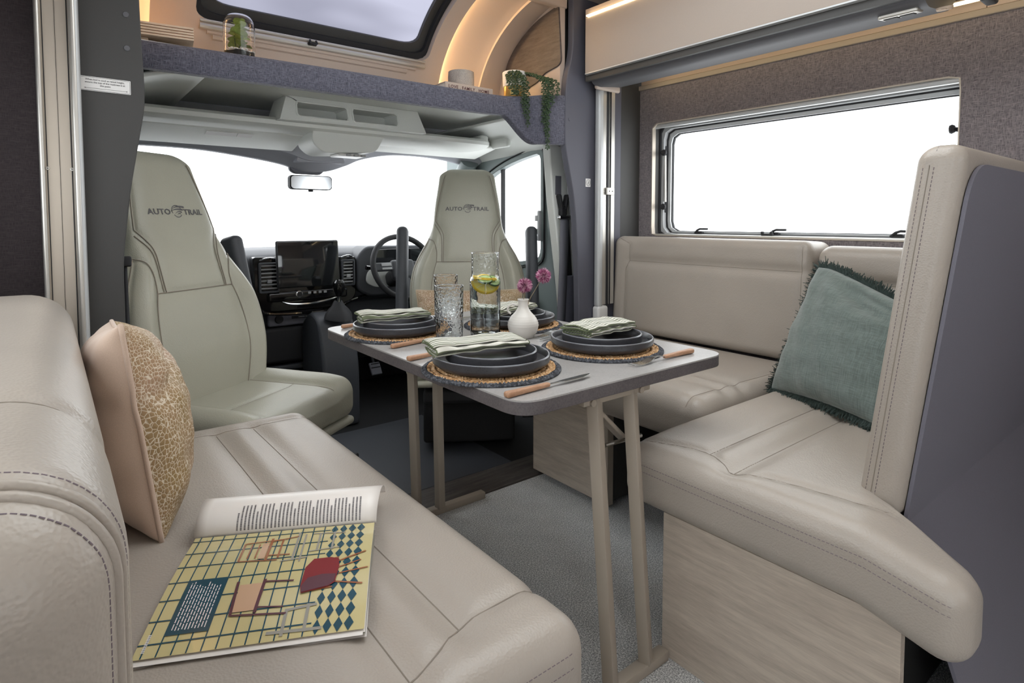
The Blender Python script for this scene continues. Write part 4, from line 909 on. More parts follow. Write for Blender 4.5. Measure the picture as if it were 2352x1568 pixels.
m = MB(); me = text_mesh('.:', .02, 0); m.add([(XR+.1125, 1.775+v.co.x*-.8, 1.455+v.co.y) for v in me.vertices], [tuple(p.vertices) for p in me.polygons]); obj('glass_mark', m, 'cab_plastic_mid', wn, 0)

# ------------------------------------------------------------------ dining table
tb_ = thing('dining_table', 'grey laminate dining table laid for four on metal legs', 'table', (1.03, 1.345, 0))
m = MB(); pl_ = rrect(-.345, .345, -.505, .505, .06, 8); m.prism(pl_, 'z', .6985, .702); obj('top_surface', m, 'laminate_top', tb_, 30)
m = MB(); m.prism(pl_, 'z', .672, .6985); obj('top_edge', m, 'laminate_edge', tb_, 30, bevel=.002)
def bar(mb, a, b, w=.028):
    a, b = Vector(a), Vector(b); d = b-a; M = d.to_track_quat('Z', 'X').to_matrix(); mb.rbox((a+b)/2, (w, w, d.length), .003, 1, M=M)
for (xa, ya, xb, yb) in ((-.105, -.462, -.09, -.505), (.012, -.462, .03, -.505), (-.055, .455, -.045, .44), (.038, .44, .04, .425)):
    m = MB(); bar(m, (xa, ya, .672), (xb, yb, .02)); obj('leg', m, 'leg_paint', tb_)
for y, xe in ((-.505, .098), (.432, .235)):
    m = MB(); m.rbox(((xe-.235)/2, y, .0125), (xe+.235, .03, .025), .003, 1); obj('foot_bar', m, 'leg_paint', tb_)
for y in (-.462, .445):
    m = MB(); m.rbox((-.04, y, .660), (.22, .03, .022), .003, 1); [m.tube([(x, y-.02, .655), (x, y+.02, .655)], .008, 10) for x in (-.125, .035)]; obj('hinge_bar', m, 'leg_paint', tb_)
m = MB(); a_, b_ = Vector((-.105, -.425, .655)), Vector((.035, -.425, .525)); M = (b_-a_).to_track_quat('Z', 'Y').to_matrix(); m.rbox((a_+b_)/2, (.036, .010, .20), .004, 2, M=M); br = obj('folding_brace', m, 'leg_paint', tb_)
m = MB(); m.tube([(-.04, -.437, .53), (.075, -.447, .53)], .005, 8); obj('brace_pin', m, 'steel', br)

# ------------------------------------------------------------------ table settings
def mk_jute(name, a, b, c):
    n = newmat(name, s2l(b), .85); v = n.coord(); vo = n.node('ShaderNodeTexVoronoi'); vo.inputs['Scale'].default_value = 190; n.link(v, vo.inputs['Vector'])
    f = n.noise(v, 350, 2); h = n.math('ADD', n.math('MULTIPLY', vo.outputs['Color'], .5), n.math('MULTIPLY', f, .5))
    n.link(n.ramp(h, [(.3, s2l(a)), (.5, s2l(b)), (.72, s2l(c))]), n.bsdf.inputs['Base Color'])
mk_jute('jute', (120, 84, 50), (184, 140, 92), (222, 190, 150)); mk_jute('jute_dark', (30, 31, 36), (56, 58, 64), (98, 100, 106))
def mk_speckle(name, base, spot, rough):
    n = newmat(name, s2l(base), rough); v = n.coord(); f = n.noise(v, 420, 1)
    n.link(n.ramp(f, [(.30, s2l(spot)), (.36, s2l(base))]), n.bsdf.inputs['Base Color'])
mk_speckle('plate_glaze', (60, 60, 64), (34, 34, 38), .28)
def braid(p, a, r, z):
    ring = round(r/.0125); k = int(max(10, ring*10)); h = .0022*math.sin(k*a+(ring % 2)*PI)*(1 if z > .004 else 0)
    return Vector((p.x*(1+.0*h), p.y, z+h))
def mat_profile(r0, r1):
    p = [(r0, 0.0005)]; r = r0
    while r < r1-.004:
        w_ = .0125
        for t in (0, .15, .35, .5, .65, .85): p.append((r+w_*t, .0042+.0038*math.sin(PI*(t*.94+.03))))
        r += w_
    p += [(r1, .004), (r1, .0008), (r0, .0005)]; return p
def make_setting():
    mt = thing('placemat', 'x', 'placemat', group='round jute placemats'); mb = MB(); mb.lathe(mat_profile(.002, .147), 220, fn=braid); obj('woven_centre', mb, 'jute', mt, 180)
    mb = MB(); mb.lathe(mat_profile(.146, .162), 220, fn=braid); obj('dark_border', mb, 'jute_dark', mt, 180)
    def plate(nm, R, h, base):
        o = thing(nm, 'x', 'plate', group=nm.replace('_', ' ')+'s in charcoal stoneware'); mb = MB()
        mb.lathe([(0, 0), (R-.016, 0), (R-.012, .002), (R-.001, .010), (R, .014), (R, h-.0015), (R-.0015, h), (R-.004, h), (R-.0055, h-.003), (R-.008, .012), (R-.02, .0065), (0, .0055)], 96); obj('dish', mb, 'plate_glaze', o, 40)
        mb = MB(); mb.tube([((R-.0027)*math.cos(2*PI*k/96), (R-.0027)*math.sin(2*PI*k/96), h-.0005) for k in range(96)], .0016, 6, closed=True); obj('rim', mb, 'plate_rim', o, 180)
        return o
    return mt, plate('dinner_plate', .136, .027, 0), plate('side_plate', .106, .030, 0)
plain('plate_rim', (128, 130, 136), .25)
# napkin: folded cloth, stripes run along its length
def mk_napkin(name, lo, hi, freq):
    n = newmat(name, s2l(hi), .9, sheen=.2); tc = n.node('ShaderNodeTexCoord'); sp = n.node('ShaderNodeSeparateXYZ'); n.link(tc.outputs['UV'], sp.inputs[0])
    f = n.math('SINE', n.math('MULTIPLY', sp.outputs[0], freq)); g = n.math('SINE', n.math('MULTIPLY', sp.outputs[0], freq*.31))
    h = n.math('ADD', n.math('MULTIPLY', f, .7), n.math('MULTIPLY', g, .3))
    n.link(n.ramp(n.math('MULTIPLY_ADD', h, .5, .5), [(.46, s2l(hi)), (.56, s2l(lo))]), n.bsdf.inputs['Base Color'])
    n.bump(n.noise(n.coord((1, 1, 1)), 700, 2), .4, .001)
mk_napkin('napkin_cloth', (100, 106, 82), (222, 219, 208), 640)
plain('napkin_hem', (98, 106, 78), .9)
def make_napkin(L, W, layers, label, seed, roll=0, sag=.0, th=.0065):
    rnd = random.Random(seed); P = []; arc_ = []
    # cross-section of the folded cloth in (y, z)
    for i in range(layers):
        a, b = (-W/2, W/2) if i % 2 == 0 else (W/2, -W/2); ins = .004*rnd.random()
        for k in range(13):
            t = k/12; P.append((a+(b-a)*t*(1-ins)+ins*a*0, th*i+.0009*math.sin(7*t+i)))
        if i < layers-1:
            for k in range(1, 6):
                q = -PI/2+PI*k/6; s_ = 1 if b > 0 else -1; P.append((b+s_*math.cos(q)*th*.6, th*i+th/2+math.sin(q)*th/2))
    d = np.r_[0, np.cumsum([math.hypot(P[i+1][0]-P[i][0], P[i+1][1]-P[i][1]) for i in range(len(P)-1)])]
    NX = 40; V = []; UV = []
    for j in range(NX+1):
        x = -L/2+L*j/NX
        for i, (y, z) in enumerate(P):
            e = abs(x)/(L/2); lay = z/th
            yy = y*(1-.04*e**4)+.0025*math.sin(9*x/L*PI+lay); zz = z*(1-.12*e**3)+.0012*math.sin(31*x+y*60+seed)-sag*max(0, (-x/L*2-.55))**2+.001*math.sin(90*x+lay*2)
            xx = x+.004*math.sin(lay*1.7+y*20)
            if roll and x < -L/2+roll and lay > layers-2.2: zz += .012*math.sin(PI*(1-(x+L/2)/roll)*.8)*(1-abs(y)/W)
            V.append((xx, yy, zz+.0022)); UV.append((d[i], x))
    nP = len(P); F = [(j*nP+i, j*nP+i+1, (j+1)*nP+i+1, (j+1)*nP+i) for j in range(NX) for i in range(nP-1)]
    me = bpy.data.meshes.new('cloth'); me.from_pydata(V, [], F); uv = me.uv_layers.new(name='uv')
    for l in me.loops: uv.data[l.index].uv = UV[l.vertex_index]
    o = thing('napkin', label, 'napkin', group='striped cloth napkins'); c = obj('cloth', me, 'napkin_cloth', o, 180); so = c.modifiers.new('s', 'SOLIDIFY'); so.thickness = .0028; so.offset = 0
    for j in (0, NX): obj('hem', MB().tube([V[j*nP+i] for i in range(0, nP)], .0019, 5), 'napkin_hem', c, 180)
    return o
def make_knife(label):
    o = thing('knife', label, 'knife', group='wooden handled knives'); mb = MB()
    mb.rbox((-.062, 0, .0068), (.118, .0165, .0125), .005, 3, n=(6, 1, 1), fn=lambda v: v*np.stack([np.ones(len(v)), .82-.18*v[:, 0]/.059, .85-.15*v[:, 0]/.059], 1)); obj('handle', mb, 'handle_wood', o)
    mb = MB(); out = [(-.004, -.003), (.02, -.0035), (.035, -.008), (.09, -.009), (.118, -.002), (.124, .004), (.10, .0065), (.035, .0055), (.02, .0035), (-.004, .003)]
    mb.prism(rpoly(out, .003, 3), 'z', .006, .0078); obj('blade', mb, 'steel', o, bevel=.0005); return o
def make_fork(label):
    o = thing('fork', label, 'fork', group='wooden handled forks'); mb = MB()
    mb.rbox((-.062, 0, .0068), (.118, .0165, .0125), .005, 3, n=(6, 1, 1), fn=lambda v: v*np.stack([np.ones(len(v)), .82-.18*v[:, 0]/.059, .85-.15*v[:, 0]/.059], 1)); obj('handle', mb, 'handle_wood', o)
    mb = MB(); xs = np.linspace(-.004, .072, 16); V = []
    for x in xs:
        t = (x+.004)/.076; hw_ = np.interp(t, [0, .35, .6, .85, 1], [.003, .0032, .006, .0115, .0118]); z = .0072+.006*math.sin(PI*t)-.004*t
        V += [(x, -hw_, z), (x, hw_, z), (x, hw_, z+.0016), (x, -hw_, z+.0016)]
    mb.add(V, [(i*4+j, i*4+(j+1) % 4, i*4+4+(j+1) % 4, i*4+4+j) for i in range(15) for j in range(4)]+[(0, 1, 2, 3), (60, 61, 62, 63)]); nk = obj('neck', mb, 'steel', o)
    for k in range(4):
        y = -.0098+.0065*k; mb = MB(); mb.tube([(.071, y, .0042), (.09, y, .0032), (.108, y, .0042), (.120, y, .0065)], [.0019, .0018, .0015, .0009], 6); obj('tine', mb, 'steel', o)
    return o
TZ = .702
mt0, dp0, sp0 = make_setting(); nm_ = {0: 'nearest the camera on the left', 1: 'at the right table corner', 2: 'at the far left corner of the table', 3: 'behind the small white vase'}
spots = [(.80, 1.09), (1.155, 1.075), (.83, 1.605), (1.19, 1.50)]
for i, (x, y) in enumerate(spots):
    a, b, c = (mt0, dp0, sp0) if i == 0 else (copy_tree(mt0), copy_tree(dp0), copy_tree(sp0))
    a.location = (x, y, TZ); b.location = (x, y, TZ+.0105); c.location = (x, y, TZ+.0167)
    a.rotation_euler.z = i*.7
    a['label'] = 'round jute placemat with dark edge '+nm_[i]; b['label'] = 'large charcoal dinner plate '+nm_[i]; c['label'] = 'smaller charcoal side plate under the napkin '+nm_[i]
NZ_ = TZ+.0167+.031
for i, (L, W, lay, sd, rl0, sag, th, x, y, rz) in enumerate([(.225, .082, 4, 3, .05, .02, .0062, .775, 1.115, -13), (.185, .095, 5, 5, 0, 0, .0058, 1.155, 1.085, 3), (.205, .075, 4, 8, .05, .016, .0065, .815, 1.615, -12), (.20, .095, 4, 11, 0, .0, .0062, 1.175, 1.515, 14)]):
    o = make_napkin(L, W, lay, ['folded green striped napkin nearest the camera on the left', 'squarely folded striped napkin at the right table corner', 'folded green striped napkin at the far left corner of the table', 'folded striped napkin behind the small white vase'][i], sd, rl0, sag, th)
    o.location = (x, y, NZ_); o.rotation_euler.z = math.radians(rz)
kn0 = make_knife('x'); fk0 = make_fork('x')
def put(o, x, y, rz, label):
    c = copy_tree(o) if o.get('used') else o; o['used'] = 1; c.location = (x, y, TZ); c.rotation_euler.z = math.radians(rz); c['label'] = label
put(kn0, .805, .891, 2, 'knife with wooden handle at the near edge of the table'); put(kn0, .833, 1.447, 10, 'knife with wooden handle left of the tall water glass')
put(kn0, 1.21, 1.262, 184, 'knife lying between the right placemat and the white vase'); put(kn0, 1.20, 1.70, 182, 'knife at the far right edge behind the napkin')
put(fk0, 1.185, .897, 180, 'fork with wooden handle at the right table corner'); put(fk0, .80, 1.285, 6, 'fork tucked under the striped napkin beside the near placemat')
put(fk0, .845, 1.81, 8, 'fork with wooden handle at the far left corner'); put(fk0, 1.22, 1.315, 195, 'fork with wooden handle at the right edge near the vase')
for o in (kn0, fk0):
    for c in C.objects:
        if 'used' in c: del c['used']

# ------------------------------------------------------------------ glassware
def mk_glass(name, col, bumps, scale, rough=.0, ior=1.45):
    n = newmat(name, col, rough, trans=1, ior=ior); v = n.coord()
    if bumps:
        vo = n.node('ShaderNodeTexVoronoi', feature='SMOOTH_F1'); vo.inputs['Scale'].default_value = scale; n.link(v, vo.inputs['Vector'])
        n.bump(n.math('ADD', vo.outputs['Distance'], n.math('MULTIPLY', n.noise(v, scale*.35, 2), .6)), bumps, .004)
mk_glass('glass_hammered', (.97, .985, .985), .55, 150, ior=1.35); mk_glass('glass_seeded', (.97, .985, .985), .25, 110, ior=1.35); mk_glass('water', (.93, .97, .98), .12, 45, ior=1.2); mk_glass('glass_clear', (1, 1, 1), 0, 1, ior=1.25)
def tumbler(label, x, y):
    o = thing('drinking_glass', label, 'glass', (x, y, TZ), group='hammered drinking glasses'); m = MB()
    m.lathe([(0, .001), (.034, .001), (.037, .004), (.0385, .02), (.0405, .155), (.0408, .160), (.0395, .161), (.0385, .158), (.0368, .022), (.033, .012), (0, .011)], 64); obj('wall', m, 'glass_hammered', o, 60)
    m = MB(); m.tube([(.0398*math.cos(2*PI*k/64), .0398*math.sin(2*PI*k/64), .160) for k in range(64)], .0013, 6, closed=True); obj('rim', m, 'glass_clear', o, 180)
tumbler('hammered drinking glass in front, standing nearest the napkins', .888, 1.412); tumbler('hammered drinking glass standing behind the other glass', 1.056, 1.70)
cf = thing('water_carafe', 'tall glass carafe of water with lemon and cucumber', 'carafe', (1.005, 1.40, TZ))
m = MB(); m.lathe([(0, .001), (.040, .001), (.0435, .004), (.0445, .02), (.0452, .165), (.0445, .173), (.0405, .182), (.0395, .19), (.0400, .247), (.0404, .250), (.0392, .251), (.0385, .247), (.0380, .19), (.039, .18), (.043, .172), (.0436, .165), (.0430, .02), (.039, .012), (0, .010)], 64); obj('wall', m, 'glass_seeded', cf, 60)
m = MB(); m.lathe([(0, .0105), (.0385, .0125), (.0425, .02), (.0430, .163), (.0424, .170), (0, .170)], 64); obj('water', m, 'water', cf, 60)
m = MB(); m.tube([(.0399*math.cos(2*PI*k/64), .0399*math.sin(2*PI*k/64), .250) for k in range(64)], .0013, 6, closed=True); obj('rim', m, 'glass_clear', cf, 180)
plain('lemon_peel', (236, 196, 40), .45); plain('lemon_flesh', (240, 218, 110), .3); plain('cucumber_peel', (58, 104, 40), .5); plain('cucumber_flesh', (176, 200, 128), .35)
def slice_(nm, label, R, th, loc, rot, skin, flesh, seg):
    o = thing(nm, label, 'slice', loc, rot=rot, group=nm.replace('_', ' ')+'s in the carafe'); m = MB(); m.lathe([(R*.90, -th/2), (R, -th/2), (R, th/2), (R*.90, th/2)], 40); obj('peel', m, skin, o, 40)
    m = MB(); m.lathe([(0, th*.42), (R*.905, th*.42), (R*.905, -th*.42), (0, -th*.42)], 40); fl = obj('flesh', m, flesh, o, 40)
    if seg:
        m = MB()
        for k in range(8): a = 2*PI*k/8; m.box((R*.45*math.cos(a), R*.45*math.sin(a), th*.43), (R*.8, .0007, .0004), Matrix.Rotation(a, 3, 'Z'))
        obj('membrane', m, 'white_label', fl)
slice_('lemon_slice', 'yellow lemon slice floating lowest in the carafe', .036, .007, (1.003, 1.397, TZ+.158), (math.radians(38), math.radians(-20), 0), 'lemon_peel', 'lemon_flesh', 1)
slice_('lemon_slice', 'yellow lemon slice lying flat at the water surface', .036, .006, (1.008, 1.405, TZ+.1755), (math.radians(4), 0, 1), 'lemon_peel', 'lemon_flesh', 1)
slice_('cucumber_slice', 'green cucumber slice on the left at the water surface', .021, .005, (.993, 1.383, TZ+.173), (math.radians(22), math.radians(-14), 0), 'cucumber_peel', 'cucumber_flesh', 0)
slice_('cucumber_slice', 'green cucumber slice on the right at the water surface', .021, .005, (1.018, 1.378, TZ+.168), (math.radians(34), math.radians(-20), .3), 'cucumber_peel', 'cucumber_flesh', 0)
# vase and flowers
va = thing('bud_vase', 'small cream ridged bud vase with ring handle', 'vase', (1.092, 1.330, TZ)); plain('vase_glaze', (206, 201, 194), .42)
prf = [(0, 0), (.026, 0), (.031, .003), (.041, .018), (.0455, .034), (.044, .047), (.036, .062), (.024, .075), (.0165, .087), (.0145, .097), (.0150, .107), (.0168, .112), (.0160, .114), (.0135, .112), (.012, .10), (.012, .09)]
pp = spline(prf, 5); pp = [(max(0, r)+(.0007*math.sin(z*900) if .01 < z < .07 else 0), z) for r, z in pp]
m = MB(); m.lathe(pp, 48); obj('body', m, 'vase_glaze', va, 60)
m = MB(); m.tube(spline([(-.013, .010, .094), (-.024, .019, .098), (-.034, .027, .090), (-.035, .028, .078), (-.028, .022, .070)], 6), .0032, 8); obj('handle', m, 'vase_glaze', va, 180)
plain('allium_dark', (150, 72, 112), .7); plain('allium_pale', (206, 158, 178), .7); plain('stem_brown', (126, 112, 88), .7)
def flower(label, top, seed):
    o = thing('flower', label, 'flower', (1.092, 1.330, TZ), group='pink allium stems in the vase'); rnd = random.Random(seed)
    m = MB(); m.tube(spline([(0, 0, .02), (top[0]*.25, top[1]*.25, .10), (top[0]*.6, top[1]*.6, .10+(top[2]-.10)*.5), top], 5), .0011, 6); obj('stem', m, 'stem_brown', o)
    A, B = MB(), MB()
    for k in range(330):
        z = 1-2*(k+.5)/330; ph = k*2.39996; rr_ = math.sqrt(1-z*z); d = Vector((rr_*math.cos(ph), rr_*math.sin(ph), z)); R = .024*(.82+.25*rnd.random()); c = Vector(top)
        p0, p1 = c+d*.007, c+d*R; q = d.orthogonal().normalized()
        M_ = A if rnd.random() < .55 else B
        M_.tube([p0, c+d*R*.7, p1], [.0005, .0011, .0003], 3)
        if rnd.random() < .6: M_.tube([c+d*R*.75, c+d*R*.98+q*.004], [.0010, .0003], 3)
    h = obj('petals_dark', A, 'allium_dark', o, 0, kind='stuff'); obj('petals_pale', B, 'allium_pale', o, 0, kind='stuff')
flower('lower pink allium flower in the white vase', (.0125, .008, .152), 1); flower('taller pink allium flower leaning right from the vase', (.062, -.020, .180), 2)

# ------------------------------------------------------------------ scatter pillows
def mk_scales():
    n = newmat('gold_scales', s2l((176, 146, 100)), .6); tc = n.node('ShaderNodeTexCoord'); mp = n.node('ShaderNodeMapping'); mp.inputs['Scale'].default_value = (120, 165, 1); n.link(tc.outputs['UV'], mp.inputs[0])
    vo = n.node('ShaderNodeTexVoronoi', feature='DISTANCE_TO_EDGE'); vo.inputs['Scale'].default_value = 1; vo.inputs['Randomness'].default_value = .75; n.link(mp.outputs[0], vo.inputs['Vector'])
    base = n.ramp(n.noise(n.coord(), 9, 2), [(.35, s2l((146, 120, 78))), (.65, s2l((166, 134, 106)))])
    e = n.ramp(vo.outputs['Distance'], [(.02, (.8, .8, .8)), (.075, (0, 0, 0))])
    n.link(n.mix(e, base, s2l((228, 216, 196))), n.bsdf.inputs['Base Color']); n.bump(vo.outputs['Distance'], .5, .003)
mk_scales(); grain('pillow_plain', (192, 168, 150), .85, 600, .05, .1, sheen=.3)
def mk_linen(name, a, b):
    n = newmat(name, s2l(a), .92, sheen=.3); f1 = n.noise(n.coord((500, 30, 30)), 1, 2); f2 = n.noise(n.coord((30, 500, 30)), 1, 2)
    f = n.math('MULTIPLY', n.math('ADD', f1, f2), .5); n.link(n.ramp(f, [(.4, s2l(b)), (.6, s2l(a))]), n.bsdf.inputs['Base Color']); n.bump(f, .4, .001)
mk_linen('linen_green', (108, 120, 115), (88, 98, 94)); plain('fringe_green', (62, 74, 70), .95)
def pillow(name, label, W, H, T, matf, matb, seed, edge='pipe', group=None, sharp=.42, crease=(), slump=0):
    o = thing(name, label, 'pillow', group=group); N = 56; rnd = np.random.RandomState(seed); ph = rnd.rand(12)*6
    def shp(u, v, s):
        x, y = u*W/2*(1-.07*(1-v*v)*0-.055*(1-v*v)), v*H/2*(1-.055*(1-u*u))
        k = max(0, (1-u*u))**sharp*max(0, (1-v*v))**sharp; z = s*T/2*k
        r = math.hypot(u, v); wr = .004*(1-k)*math.sin(9*math.atan2(v, u)+ph[0]+5*r)+.0018*math.sin(14*u+ph[1]+6*v)+.0015*math.sin(17*v+ph[2])
        for (cu, cv, ang, amp, wd) in crease:
            du, dv = u-cu, v-cv; a_ = du*math.cos(ang)+dv*math.sin(ang); b_ = -du*math.sin(ang)+dv*math.cos(ang); z -= s*amp*math.exp(-(b_/wd)**2-(a_/.45)**2)
        y -= slump*H*max(0, u+.75)**1.3*max(0, v+.2)**1.5
        return (x, y, z+s*wr*min(1, k*3))
    for s, mt, nm in ((1, matf, 'front_cover'), (-1, matb, 'back_cover')):
        V = [shp(math.sin(PI/2*(2*i/N-1)), math.sin(PI/2*(2*j/N-1)), s) for j in range(N+1) for i in range(N+1)]
        F = [(j*(N+1)+i, j*(N+1)+i+1, (j+1)*(N+1)+i+1, (j+1)*(N+1)+i) for j in range(N) for i in range(N)]
        if s < 0: F = [q[::-1] for q in F]
        me = bpy.data.meshes.new(nm); me.from_pydata(V, [], F); uv = me.uv_layers.new(name='uv')
        for l in me.loops: q = l.vertex_index; uv.data[l.index].uv = ((q % (N+1))/N*W*1.1, (q//(N+1))/N*H*1.1)
        obj(nm, me, mt, o, 180)
    per = [(t, -1) for t in np.linspace(-1, 1, 24)]+[(1, t) for t in np.linspace(-1, 1, 24)[1:]]+[(t, 1) for t in np.linspace(1, -1, 24)[1:]]+[(-1, t) for t in np.linspace(1, -1, 24)[1:-1]]
    E_ = [shp(u, v, 1) for u, v in per]
    if edge == 'pipe':
        m = MB(); m.tube(E_, .0042, 8, closed=True); obj('piping', m, matb, o, 180)
    else:
        m = MB(); ed = resample(E_, 1300)
        for i, p in enumerate(ed):
            q = Vector(p); nrm = Vector((p[0], p[1], 0)).normalized()
            dx = abs(p[0])/(W/2), abs(p[1])/(H/2)
            d = Vector((math.copysign(1, p[0]), 0, 0)) if dx[0] > dx[1] else Vector((0, math.copysign(1, p[1]), 0))
            d = (d*.8+nrm*.4).normalized()
            for k in range(2):
                L = .013+.009*rnd.rand(); b = Vector((rnd.randn()*.005, rnd.randn()*.005, rnd.randn()*.006)); m.tube([q-d*.004+b*.2, q+d*L*.5+b*.6, q+d*L+b*1.2], [.0015, .0015, .0009], 3)
        obj('fringe', m, 'fringe_green', o, 0, kind='stuff')
    return o
def orient(o, loc, normal, up, roll=0):
    n_, u_ = Vector(normal).normalized(), Vector(up).normalized(); x = u_.cross(n_).normalized(); u_ = n_.cross(x)
    M = Matrix((x, u_, n_)).transposed(); o.location = loc; o.rotation_euler = (M @ Matrix.Rotation(roll, 3, 'Z')).to_euler()
p1 = pillow('throw_pillow', 'gold scale patterned pillow leaning on the left sofa back', .38, .37, .19, 'gold_scales', 'pillow_plain', 4, crease=((-.4, .55, .5, .022, .10),))
orient(p1, (.118, 1.325, .668), (.985, -.02, .12), (-.12, .06, 1), roll=-.06)
p2 = pillow('throw_pillow', 'sage green linen pillow with a frayed fringe on the right bench', .43, .43, .15, 'linen_green', 'linen_green', 9, edge='fringe', crease=((.2, .62, -.35, .03, .10), (.35, .75, -.2, .02, .08)), slump=.10)
orient(p2, (1.815, .73, .708), (-.80, .42, .42), (.38, .04, .92), roll=-.16)
p3 = pillow('bolster_pillow', 'long gold pillow resting on the driver seat behind the glasses', .50, .25, .12, 'gold_scales', 'gold_scales', 12)
orient(p3, (1.535, 2.262, .60), (-.545, -.82, .25), (.1, .15, 1))

# ------------------------------------------------------------------ open magazine
mg = thing('magazine', 'open glossy magazine showing printed chairs on the sofa', 'magazine', (.245, .88, .502))
CO = [Vector((.062, .823)), Vector((.308, .702)), Vector((.427, .924)), Vector((.174, 1.058))]
def page(u, v, off=0):
    p = CO[0]*(1-u)*(1-v)+CO[1]*u*(1-v)+CO[2]*u*v+CO[3]*(1-u)*v
    z = .0135+.010*math.sin(PI*min(1, v*1.05))*.6+.009*v-.003*(1-v)**2
    return (p.x-.245, p.y-.88, z+off)
for n_, c_, r_ in (('paper', (226, 220, 214), .35), ('print_yellow', (198, 185, 136), .12), ('print_teal', (34, 72, 86), .18), ('print_red', (128, 44, 46), .2), ('print_brown', (150, 92, 58), .2), ('print_tan', (196, 160, 130), .2), ('print_grey', (150, 146, 136), .2), ('print_text', (110, 106, 108), .4), ('print_plum', (92, 56, 62), .2)): plain(n_, c_, r_)
MATS['print_yellow'].node_tree.nodes['Principled BSDF'].inputs['Coat Weight'].default_value = .4
for i in range(6):
    m = MB(); k = i/6
    m.grid(lambda u, v: (lambda q: (q[0]+.004*math.sin(i*2.1)*(1-v), q[1]-.006*(1-v)*((i*3) % 4)/4-.002, .0010+(q[2]-.002)*k*.9))(page(u*(1-.015*((i*2) % 3)/3), v)), 8, 14)
    o_ = obj('page', m, 'paper' if i % 3 else 'print_grey', mg, 180)
m = MB(); m.grid(lambda u, v: page(u, v), 24, 24); top = obj('picture_page', m, 'print_yellow', mg, 180)
def strip(mb, a, b, w, off=.0006):
    n_ = 10; V = []
    du, dv = b[0]-a[0], b[1]-a[1]; L = math.hypot(du, dv); nx, ny = -dv/L*w/2, du/L*w/2
    for k in range(n_+1):
        t = k/n_; u, v = a[0]+du*t, a[1]+dv*t; V += [page(min(1, max(0, u+nx)), min(1, max(0, v+ny)), off), page(min(1, max(0, u-nx)), min(1, max(0, v-ny)), off)]
    mb.add(V, [(2*k, 2*k+1, 2*k+3, 2*k+2) for k in range(n_)])
def quad(mb, pts, off): mb.add([page(u, v, off) for u, v in pts], [tuple(range(len(pts)))])
def patch(mb, u0, u1, v0, v1, off, n=6): mb.grid(lambda a, b: page(u0+(u1-u0)*a, v0+(v1-v0)*b, off), n, n)
G = MB()
for k in range(12): strip(G, (.035+.062*k, 0), (.035+.062*k, 1), .0065)
for k in range(7): strip(G, (0, .08+.145*k), (.75, .08+.145*k), .009)
for a in range(5):
    for b in range(10):
        u, v = .775+.05*a+(.0), .05+.1*b; hu, hv = .024*(.8+.05*a), .05
        if u+hu < .999: quad(G, [(u-hu, v), (u, max(0, v-hv)), (u+hu, v), (u, min(1, v+hv))], .0006)
patch(G, .10, .285, .12, .52, .0010)
obj('print_teal', G, 'print_teal', top, 180, kind='stuff')
W_ = MB()
random.seed(21)
for r in range(11):
    u = .120+.0142*r; x = .145 if r % 3 else .15; e = .50-.05*random.random()
    while x < e:
        dl = .015+.035*random.random(); W_.add([page(u-.0021, x, .0014), page(u+.0021, x, .0014), page(u+.0021, min(x+dl, e), .0014), page(u-.0021, min(x+dl, e), .0014)], [(0, 1, 2, 3)]); x += dl+.007
x = .03
while x < .13:
    W_.add([page(.028, x, .0014), page(.042, x, .0014), page(.042, x+.006, .0014), page(.028, x+.006, .0014)], [(0, 1, 2, 3)]); x += .010
obj('caption_lettering', W_, 'white_label', top, 0, kind='stuff')
Rd = MB(); quad(Rd, [(.66, .36), (.67, .30), (.80, .33), (.83, .36), (.84, .50), (.83, .58), (.79, .60), (.70, .60), (.665, .52)], .0022); obj('print_red', Rd, 'print_red', top, 180); quad(Pm0 := MB(), [(.665, .36), (.67, .305), (.80, .335), (.825, .365), (.83, .43), (.76, .44), (.69, .42)], .0026); obj('print_shade', Pm0, 'print_plum', top, 180)
Br = MB()
for a, b, w_ in (((.83, .37), (.97, .33), .012), ((.84, .44), (.99, .47), .010), ((.83, .56), (.97, .64), .012), ((.84, .50), (.95, .55), .010), ((.67, .31), (.82, .33), .010), ((.73, .57), (.83, .60), .012),
                 ((.30, .66), (.30, .86), .010), ((.30, .66), (.50, .64), .010), ((.30, .86), (.52, .88), .010), ((.44, .64), (.44, .90), .014), ((.34, .68), (.34, .84), .008), ((.38, .68), (.38, .84), .008), ((.50, .66), (.50, .88), .010), ((.44, .70), (.56, .69), .010), ((.44, .86), (.58, .90), .010)): strip(Br, a, b, w_, .0012)
obj('print_brown', Br, 'print_brown', top, 180, kind='stuff')
Tn = MB(); patch(Tn, .36, .47, .22, .43, .0012); patch(Tn, .395, .43, .67, .85, .0011); obj('print_tan', Tn, 'print_tan', top, 180, kind='stuff')
Pm = MB()
for a, b, w_ in (((.36, .20), (.345, .46), .014), ((.47, .20), (.475, .46), .016), ((.36, .20), (.62, .17), .012), ((.47, .44), (.62, .42), .012), ((.47, .24), (.60, .22), .010)): strip(Pm, a, b, w_, .0013)
obj('print_plum', Pm, 'print_plum', top, 180, kind='stuff')
Gy = MB()
for a, b, w_ in (((.58, .62), (.58, .95), .012), ((.62, .60), (.62, .92), .010), ((.52, .62), (.66, .64), .010), ((.66, .70), (.82, .72), .010), ((.66, .92), (.84, .90), .010), ((.70, .70), (.70, .92), .012), ((.78, .70), (.78, .92), .012), ((.55, .05), (.80, .04), .02), ((.62, .02), (.62, .2), .016), ((.72, .03), (.72, .22), .016), ((.62, .19), (.76, .21), .018)): strip(Gy, a, b, w_, .0010)
obj('print_grey', Gy, 'print_grey', top, 180, kind='stuff')
